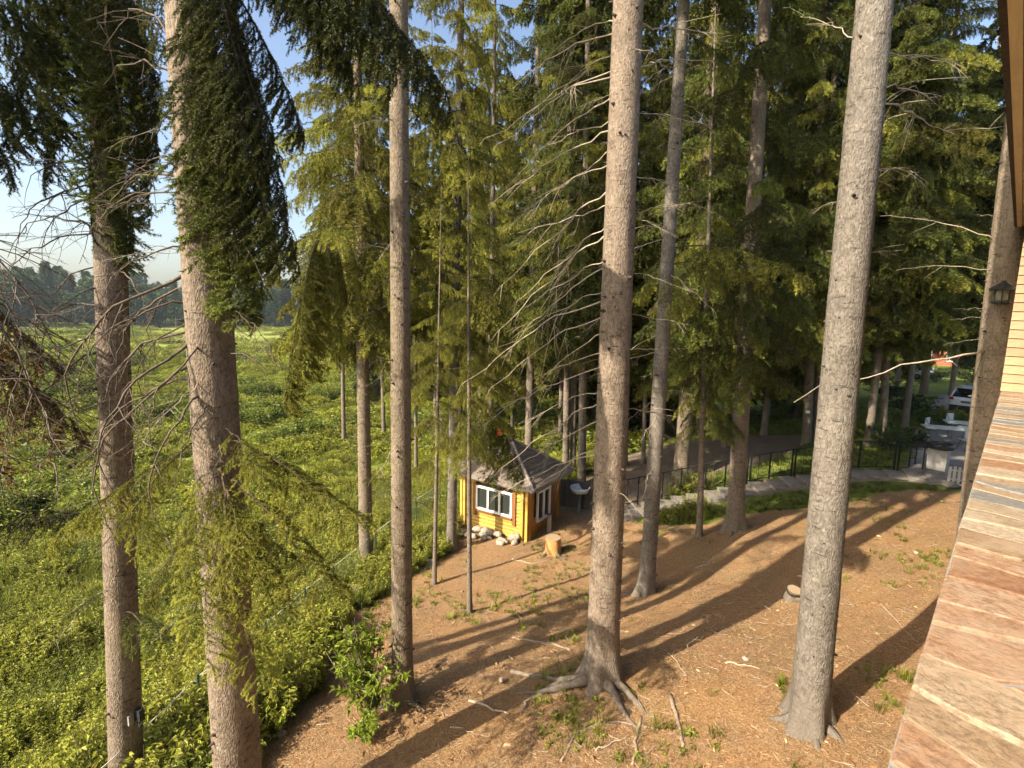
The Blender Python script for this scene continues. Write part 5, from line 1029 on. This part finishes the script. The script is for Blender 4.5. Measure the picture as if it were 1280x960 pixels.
def scatter(name, label, pts, rot, scl, idx, meshes, kind='stuff'):
    pc = bpy.data.collections.new(name + '_kinds')
    for k, me in enumerate(meshes):
        o = bpy.data.objects.new('%s_kind_%02d' % (name, k), me); pc.objects.link(o)
    me = bpy.data.meshes.new(name); n = len(pts); me.vertices.add(n); me.vertices.foreach_set('co', np.asarray(pts, np.float32).ravel())
    for nm, tp_, a, key in (('rot', 'FLOAT_VECTOR', rot, 'vector'), ('scl', 'FLOAT', scl, 'value'), ('idx', 'INT', idx, 'value')):
        q = me.attributes.new(nm, tp_, 'POINT'); q.data.foreach_set(key, np.asarray(a, np.int32 if tp_ == 'INT' else np.float32).ravel())
    ng = bpy.data.node_groups.new(name, 'GeometryNodeTree'); ng.interface.new_socket('Geometry', in_out='INPUT', socket_type='NodeSocketGeometry'); ng.interface.new_socket('Geometry', in_out='OUTPUT', socket_type='NodeSocketGeometry')
    N = ng.nodes; gi, go = N.new('NodeGroupInput'), N.new('NodeGroupOutput'); ci = N.new('GeometryNodeCollectionInfo'); ci.inputs['Collection'].default_value = pc; ci.inputs['Separate Children'].default_value = True; ci.inputs['Reset Children'].default_value = True
    ip = N.new('GeometryNodeInstanceOnPoints'); ip.inputs['Pick Instance'].default_value = True
    def na_(nm, ty):
        a = N.new('GeometryNodeInputNamedAttribute'); a.data_type = ty; a.inputs['Name'].default_value = nm; return [o for o in a.outputs if o.enabled and o.name == 'Attribute'][0]
    L = ng.links.new; L(gi.outputs[0], ip.inputs['Points']); L(ci.outputs[0], ip.inputs['Instance']); L(na_('idx', 'INT'), ip.inputs['Instance Index'])
    e2r = N.new('FunctionNodeEulerToRotation'); L(na_('rot', 'FLOAT_VECTOR'), e2r.inputs[0]); L(e2r.outputs[0], ip.inputs['Rotation']); L(na_('scl', 'FLOAT'), ip.inputs['Scale']); L(ip.outputs[0], go.inputs[0])
    o = link(name, me, None, label=label, kind=kind, cat=None); md = o.modifiers.new('scatter', 'NODES'); md.node_group = ng; return o
def sample(n, amin, amax, rmin, rmax, g, power=1.):
    a = np.radians(g.uniform(amin, amax, n)); u = g.random(n); r = (rmin ** (2 - power) + u * (rmax ** (2 - power) - rmin ** (2 - power))) ** (1 / (2 - power)) if power != 2 else rmin * (rmax / rmin) ** u
    return r * np.sin(a), r * np.cos(a)
def lift(x, y): return np.c_[x, y, Hs(x, y) + ground_rel(x, y)]
g = np.random.default_rng(11)
HUTC = P2[:2] + hx * HW / 2 + hy * HW / 2
def free(x, y, m=0.):
    ok = np.hypot(x - HUTC[0], y - HUTC[1]) > HW * .75 + m
    for pl in (PATIO, DRIVE): ok &= sdist(x, y, pl) < -.1
    for a_, b_ in zip(spine[:-1], spine[1:]):
        ab = (b_ - a_)[:2]; q_ = np.c_[x, y] - a_[:2]; t_ = np.clip(q_ @ ab / (ab @ ab), 0, 1); ok &= np.linalg.norm(q_ - t_[:, None] * ab, axis=1) > .8
    lx, ly = x - house_o[0], y - house_o[1]; s_ = lx * ev[0] + ly * ev[1]; w_ = lx * wv[0] + ly * wv[1]
    return ok & ~((w_ > -.1) & (s_ > -2) & (s_ < 22) & (w_ < 3.5))
# meadow weeds
x, y = sample(52000, -60, 22, 6, 30, g, 1.25); lt, pt = masks(x, y); ok = (lt < .35) & (pt < .3) & free(x, y); x, y = x[ok], y[ok]
WM = [weed_mesh(1, .62, 5, 18, .09, .038, 'weed'), weed_mesh(2, .5, 5, 18, .08, .034, 'weed'), weed_mesh(3, .8, 4, 20, .10, .038, 'weed'), weed_mesh(4, .6, 5, 18, .09, .038, 'weed_dark'), grass_mesh(5, .6, 40, 'weed', .012, .16), weed_mesh(6, .4, 6, 12, .085, .045, 'weed')]
sel = vnoise(x, y, 2.2, 12) + vnoise(x, y, .7, 13) * .5 + g.normal(0, .12, len(x)); idx = np.where(sel > .28, 3, np.where(sel > .12, 4, g.choice([0, 1, 2, 5], len(x))))
scl = g.uniform(.6, 1.15, len(x)) * (1 + vnoise(x, y, 1.6, 14) * .8)
scatter('meadow_weeds', 'yellow green leafy weeds covering the meadow slope', lift(x, y), np.c_[g.normal(0, .15, len(x)), g.normal(0, .15, len(x)), g.uniform(0, 6.28, len(x))], scl, idx, WM)
# farther meadow clumps and bushes
CM = [clump_mesh(21, .7, .55, 420, .16, .07, 'weed'), clump_mesh(22, .9, .7, 460, .17, .08, 'weed'), clump_mesh(23, .8, .9, 460, .15, .07, 'weed_dark'), clump_mesh(24, 1.0, .6, 420, .18, .08, 'weed'), grass_mesh(25, .8, 130, 'weed', .03, .7)]
x, y = sample(15000, -60, 16, 26, 130, g, 1.1); lt, pt = masks(x, y); ok = (lt < .3) & (pt < .3) & free(x, y, 1.); x, y = x[ok], y[ok]; d = np.hypot(x, y)
sel = vnoise(x, y, 7, 15) + vnoise(x, y, 2.5, 16) * .6 + g.normal(0, .07, len(x)); idx = np.where(sel > .32, 2, np.where(sel < -.22, 4, g.choice([0, 1, 3], len(x)))); scl = g.uniform(.5, 1.1, len(x)) * (1 + np.clip(sel, -.3, .6) * 1.6) * (.8 + d / 160)
scatter('meadow_scrub', 'rolling light green scrub covering the middle of the meadow', lift(x, y) - np.array([0, 0, .05]), np.c_[np.zeros((len(x), 2)), g.uniform(0, 6.28, len(x))], scl, idx, CM)
FMs = [clump_mesh(31, 1.6, 1.0, 260, .42, .2, 'weed'), clump_mesh(32, 2.0, 1.5, 300, .42, .2, 'weed_dark'), clump_mesh(33, 2.2, 1.0, 260, .46, .22, 'weed')]
x, y = sample(7000, -58, 12, 110, 320, g, .6); sel = vnoise(x, y, 26, 17) + vnoise(x, y, 9, 18) * .5 + g.normal(0, .06, len(x)); ok = sel > -.12; x, y, sel = x[ok], y[ok], sel[ok]; idx = np.where(sel > .22, 1, g.choice([0, 2], len(x)))
scatter('distant_scrub', 'distant pale and dark scrub in front of the far wood', lift(x, y) - np.array([0, 0, .1]), np.c_[np.zeros((len(x), 2)), g.uniform(0, 6.28, len(x))], g.uniform(.5, 1.3, len(x)) * (1 + np.clip(sel, 0, .5)), idx, FMs)
# far wood
def fartree(seed, h, r, conif):
    g = np.random.default_rng(seed); n = 620; z = g.random(n) ** .8; a = g.uniform(0, 6.28, n)
    prof = (1.02 - z) ** .8 * (.8 + .25 * np.sin(z * 26 + seed)) if conif else np.sqrt(np.clip(z * (1.05 - z) * 4, .02, 1)); rr = r * prof * g.uniform(.5, 1.05, n) * (1 + .2 * np.sin(3 * a + seed))
    P = np.c_[rr * np.cos(a), rr * np.sin(a), h * (.12 + .88 * z)]; Dr = np.c_[np.cos(a), np.sin(a), g.uniform(-.7, .1 if conif else .6, n)] + g.normal(0, .3, (n, 3)); V, Ft = leaves(P, Dr, 1.9 if conif else 1.6, 1.1, g)
    mb = MB().add(V, Ft); mb.tube([(0, 0, -1), (0, 0, h * .5), (0, 0, h * .95)], [.3, .22, .04], 5, False, 1); tn = np.r_[np.repeat(np.clip(z * .5 + g.uniform(-.1, .35, n), 0, 1), 4), np.full(15, .2)]
    return mb.mesh('far_tree', [M['far_leaf'], M['bark_dark']], False, {'tone': tn})
FT = [fartree(51, 26, 3.6, True), fartree(52, 23, 3.2, True), fartree(53, 19, 4.6, False), fartree(54, 28, 3.8, True), fartree(55, 21, 5, False)]
x, y = sample(1500, -62, 62, 285, 420, g, 0.); d = np.hypot(x, y); idx = np.where(vnoise(x, y, 40, 19) > .08, g.choice([2, 4], len(x)), g.choice([0, 1, 3, 0], len(x)))
scatter('far_wood', 'dark mixed wood closing off the meadow', lift(x, y), np.c_[np.zeros((len(x), 2)), g.uniform(0, 6.28, len(x))], g.uniform(.65, 1.12, len(x)), idx, FT)
# grass tufts on the slope, grass along the steps and under the trees behind
GT = [grass_mesh(61, .14, 18, 'weed', .008, .06), grass_mesh(62, .10, 22, 'weed', .008, .08), weed_mesh(63, .09, 3, 6, .055, .025, 'weed', .05), grass_mesh(64, .22, 30, 'weed', .009, .10)]
x, y = sample(7500, -30, 55, 5, 24, g, 1.); lt, pt = masks(x, y); ok = (lt > .6) & free(x, y) & (vnoise(x, y, 1.8, 21) + vnoise(x, y, .5, 22) * .6 > .17); x, y = x[ok], y[ok]
scatter('slope_grass', 'scattered small grass tufts growing through the needle litter', lift(x, y), np.c_[np.zeros((len(x), 2)), g.uniform(0, 6.28, len(x))], g.uniform(.5, 1.3, len(x)), g.choice([0, 1, 2], len(x)), GT)
x, y = sample(30000, 2, 62, 12, 48, g, 1.2); lt, pt = masks(x, y); ok = (lt < .5) & (pt < .35) & free(x, y); x, y = x[ok], y[ok]; GT2 = [GT[3], grass_mesh(65, .3, 34, 'weed_dark', .012, .14), weed_mesh(66, .3, 4, 10, .09, .045, 'weed_dark'), grass_mesh(67, .2, 34, 'weed', .01, .12)]
scatter('verge_grass', 'shaded grass and low green plants along the steps and patio', lift(x, y), np.c_[np.zeros((len(x), 2)), g.uniform(0, 6.28, len(x))], g.uniform(.25, .65, len(x)), g.choice([0, 1, 2, 3], len(x)), GT2)
# litter: dry twigs, cones, chips
def twig_mesh(seed, l, r, m):
    g = np.random.default_rng(seed); p = np.cumsum(np.c_[np.full(4, l / 4), g.normal(0, l * .06, 4), g.normal(0, l * .015, 4) ], 0); p[:, 2] += .008; return MB().tube(p, [r, r, r * .8, r * .5], 4).mesh('twig', M[m])
t = NT('needle_orange'); M['litter_chip'] = t.done(t.bsdf(t.ramp(t.orand(), [(.0, (.10, .05, .025)), (.5, (.30, .16, .07)), (1., (.48, .34, .19))]), .9, spec=.1))
LT_ = [twig_mesh(71, .10, .0022, 'litter_chip'), twig_mesh(72, .16, .003, 'stick'), twig_mesh(73, .06, .0035, 'litter_chip'), MB().lathe([(.006, 0), (.016, .02), (.018, .04), (.012, .07), (.003, .085)], n=8).mesh('cone', M['litter_chip']), twig_mesh(74, .08, .002, 'litter_chip'), twig_mesh(75, .28, .0035, 'stick')]
x, y = sample(100000, -32, 56, 4.5, 22, g, 1.45); lt, pt = masks(x, y); ok = (lt > .55) & free(x, y); x, y = x[ok], y[ok]; idx = g.choice(6, len(x), p=[.42, .03, .21, .004, .326, .01]); rx = np.where(idx == 3, 1.5, g.normal(0, .15, len(x)))
scatter('needle_litter', 'carpet of rusty fallen needles, chips and cones on the slope', lift(x, y) + np.array([0, 0, .004]), np.c_[rx, g.normal(0, .2, len(x)), g.uniform(0, 6.28, len(x))], g.uniform(.6, 1.3, len(x)), idx, LT_)

# ------------------------------------------------------------------ sapling and shrubs
def shrub(name, label, base, r, h, nst, nl, ll, lw, mat, cat='shrub', seed=1, lean=(0, 0), group=None, tw=.016):
    g = np.random.default_rng(seed); o = link(name, None, loc=base, label=label, cat=cat, group=group); st_ = MB(); P, D_, f_ = [], [], []
    for s_ in range(nst):
        a = g.uniform(0, 6.28); rr = r * math.sqrt(g.random()); top = np.array([math.cos(a) * rr + lean[0], math.sin(a) * rr + lean[1], h * g.uniform(.55, 1.05) * (1 - .35 * (rr / r) ** 2)]); c1 = top * np.array([.35, .35, .55]) + g.normal(0, .04, 3)
        u = np.linspace(0, 1, 7)[:, None]; pts = 2 * u * (1 - u) * c1 + u * u * top; st_.tube(pts, np.linspace(tw, tw * .25, 7), 5, False)
        for k in range(5):
            f = g.uniform(.35, .98); b = np.array([np.interp(f, u[:, 0], pts[:, c]) for c in range(3)]); d = unit([g.normal(), g.normal(), g.uniform(-.2, .6)]); ln = r * .5 * g.uniform(.4, 1.1); e = b + d * ln; st_.tube([b, (b + e) / 2, e], [tw * .3, tw * .22, tw * .12], 3, False)
            q = g.random(nl); P.append(b + d * ln * q[:, None]); sd_ = g.normal(0, 1, (nl, 3)); D_.append(d * .6 + sd_ * .8 + np.array([0, 0, -.15])); f_.append(np.clip(f * .5 + q * .3 + g.uniform(-.1, .25, nl), 0, 1))
    link('stems', st_.mesh('stems', M['bark_brown'], True), o); P, D_, f_ = np.vstack(P), np.vstack(D_), np.concatenate(f_); V, Ft = leaves(P, D_, ll, lw, g)
    link('foliage', MB().add(V, Ft).mesh('foliage', M[mat], False, {'tone': np.repeat(f_, 4)}), o, kind='stuff'); return o
b = G(462, 905); shrub('sapling', 'bright green leafy sapling growing beside the slim spruce', b, .85, 1.95, 20, 15, .115, .048, 'sapling_leaf', 'sapling', 3, (-.30, .25))
shrub('sapling', 'low bright sapling shoots at the foot of the leafy sapling', G(455, 925), .32, .55, 7, 14, .08, .034, 'sapling_leaf', 'sapling', 4)
for k, (label, px, py, r, h, mt) in enumerate([('dark glossy shrub behind the railing beside the patio', 1112, 565, 1.0, 1.3, 'bush_leaf'), ('dark glossy shrub between railing and litter bin', 1132, 560, .8, 1.1, 'bush_leaf'), ('leafy green shrub below the driveway edge', 1135, 520, 1.6, 1.7, 'bush_leaf'), ('rounded green shrub under the bare grey trunk', 1085, 545, 1.0, 1.2, 'weed_dark'), ('broad green shrub behind the folding tables', 1190, 532, 1.1, 1.0, 'weed_dark'), ('low green shrub behind the folding chairs', 1165, 535, .9, .9, 'bush_leaf'), ('green hedge shrub across the driveway from the car', 1170, 478, 2.2, 1.7, 'bush_leaf'), ('green hedge shrub behind the white car', 1215, 478, 2.2, 1.8, 'bush_leaf'), ('green shrub beside the tagged twin spruce', 1035, 552, 1.0, 1.2, 'weed_dark'), ('lit green shrub behind the three dark trunks', 690, 560, 1.6, 2.4, 'weed'), ('lit green shrub by the hut yard fence', 750, 560, 1.5, 2.2, 'weed'), ('yellow green shrub at the meadow side of the hut', 545, 610, 1.0, 1.4, 'weed'), ('lit green shrub beyond the path', 830, 548, 1.8, 2.4, 'weed_dark'), ('shaded shrub beyond the path bend', 990, 522, 1.8, 2.0, 'weed_dark'), ('green hedge shrub under the far house', 1110, 500, 2.0, 1.8, 'bush_leaf')]):
    far_ = py < 540; b = G(px, py); shrub('shrub', label, b, r, h, 22, 24, .13 if far_ else .10, .06 if far_ else .045, mt, 'shrub', 20 + k, tw=.02)

# ------------------------------------------------------------------ air
t = NT('haze'); pv_ = t.n('ShaderNodeVolumePrincipled'); pv_.inputs['Color'].default_value = (.80, .92, 1, 1); pv_.inputs['Density'].default_value = .0002; pv_.inputs['Anisotropy'].default_value = .2
t.t.links.new(pv_.outputs[0], t.out.inputs['Volume'])
link('haze', MB().box((0, 0, 20), (7400, 7400, 58)).mesh('haze', t.m), None, kind='stuff', label='thin summer haze over the meadow and wood')
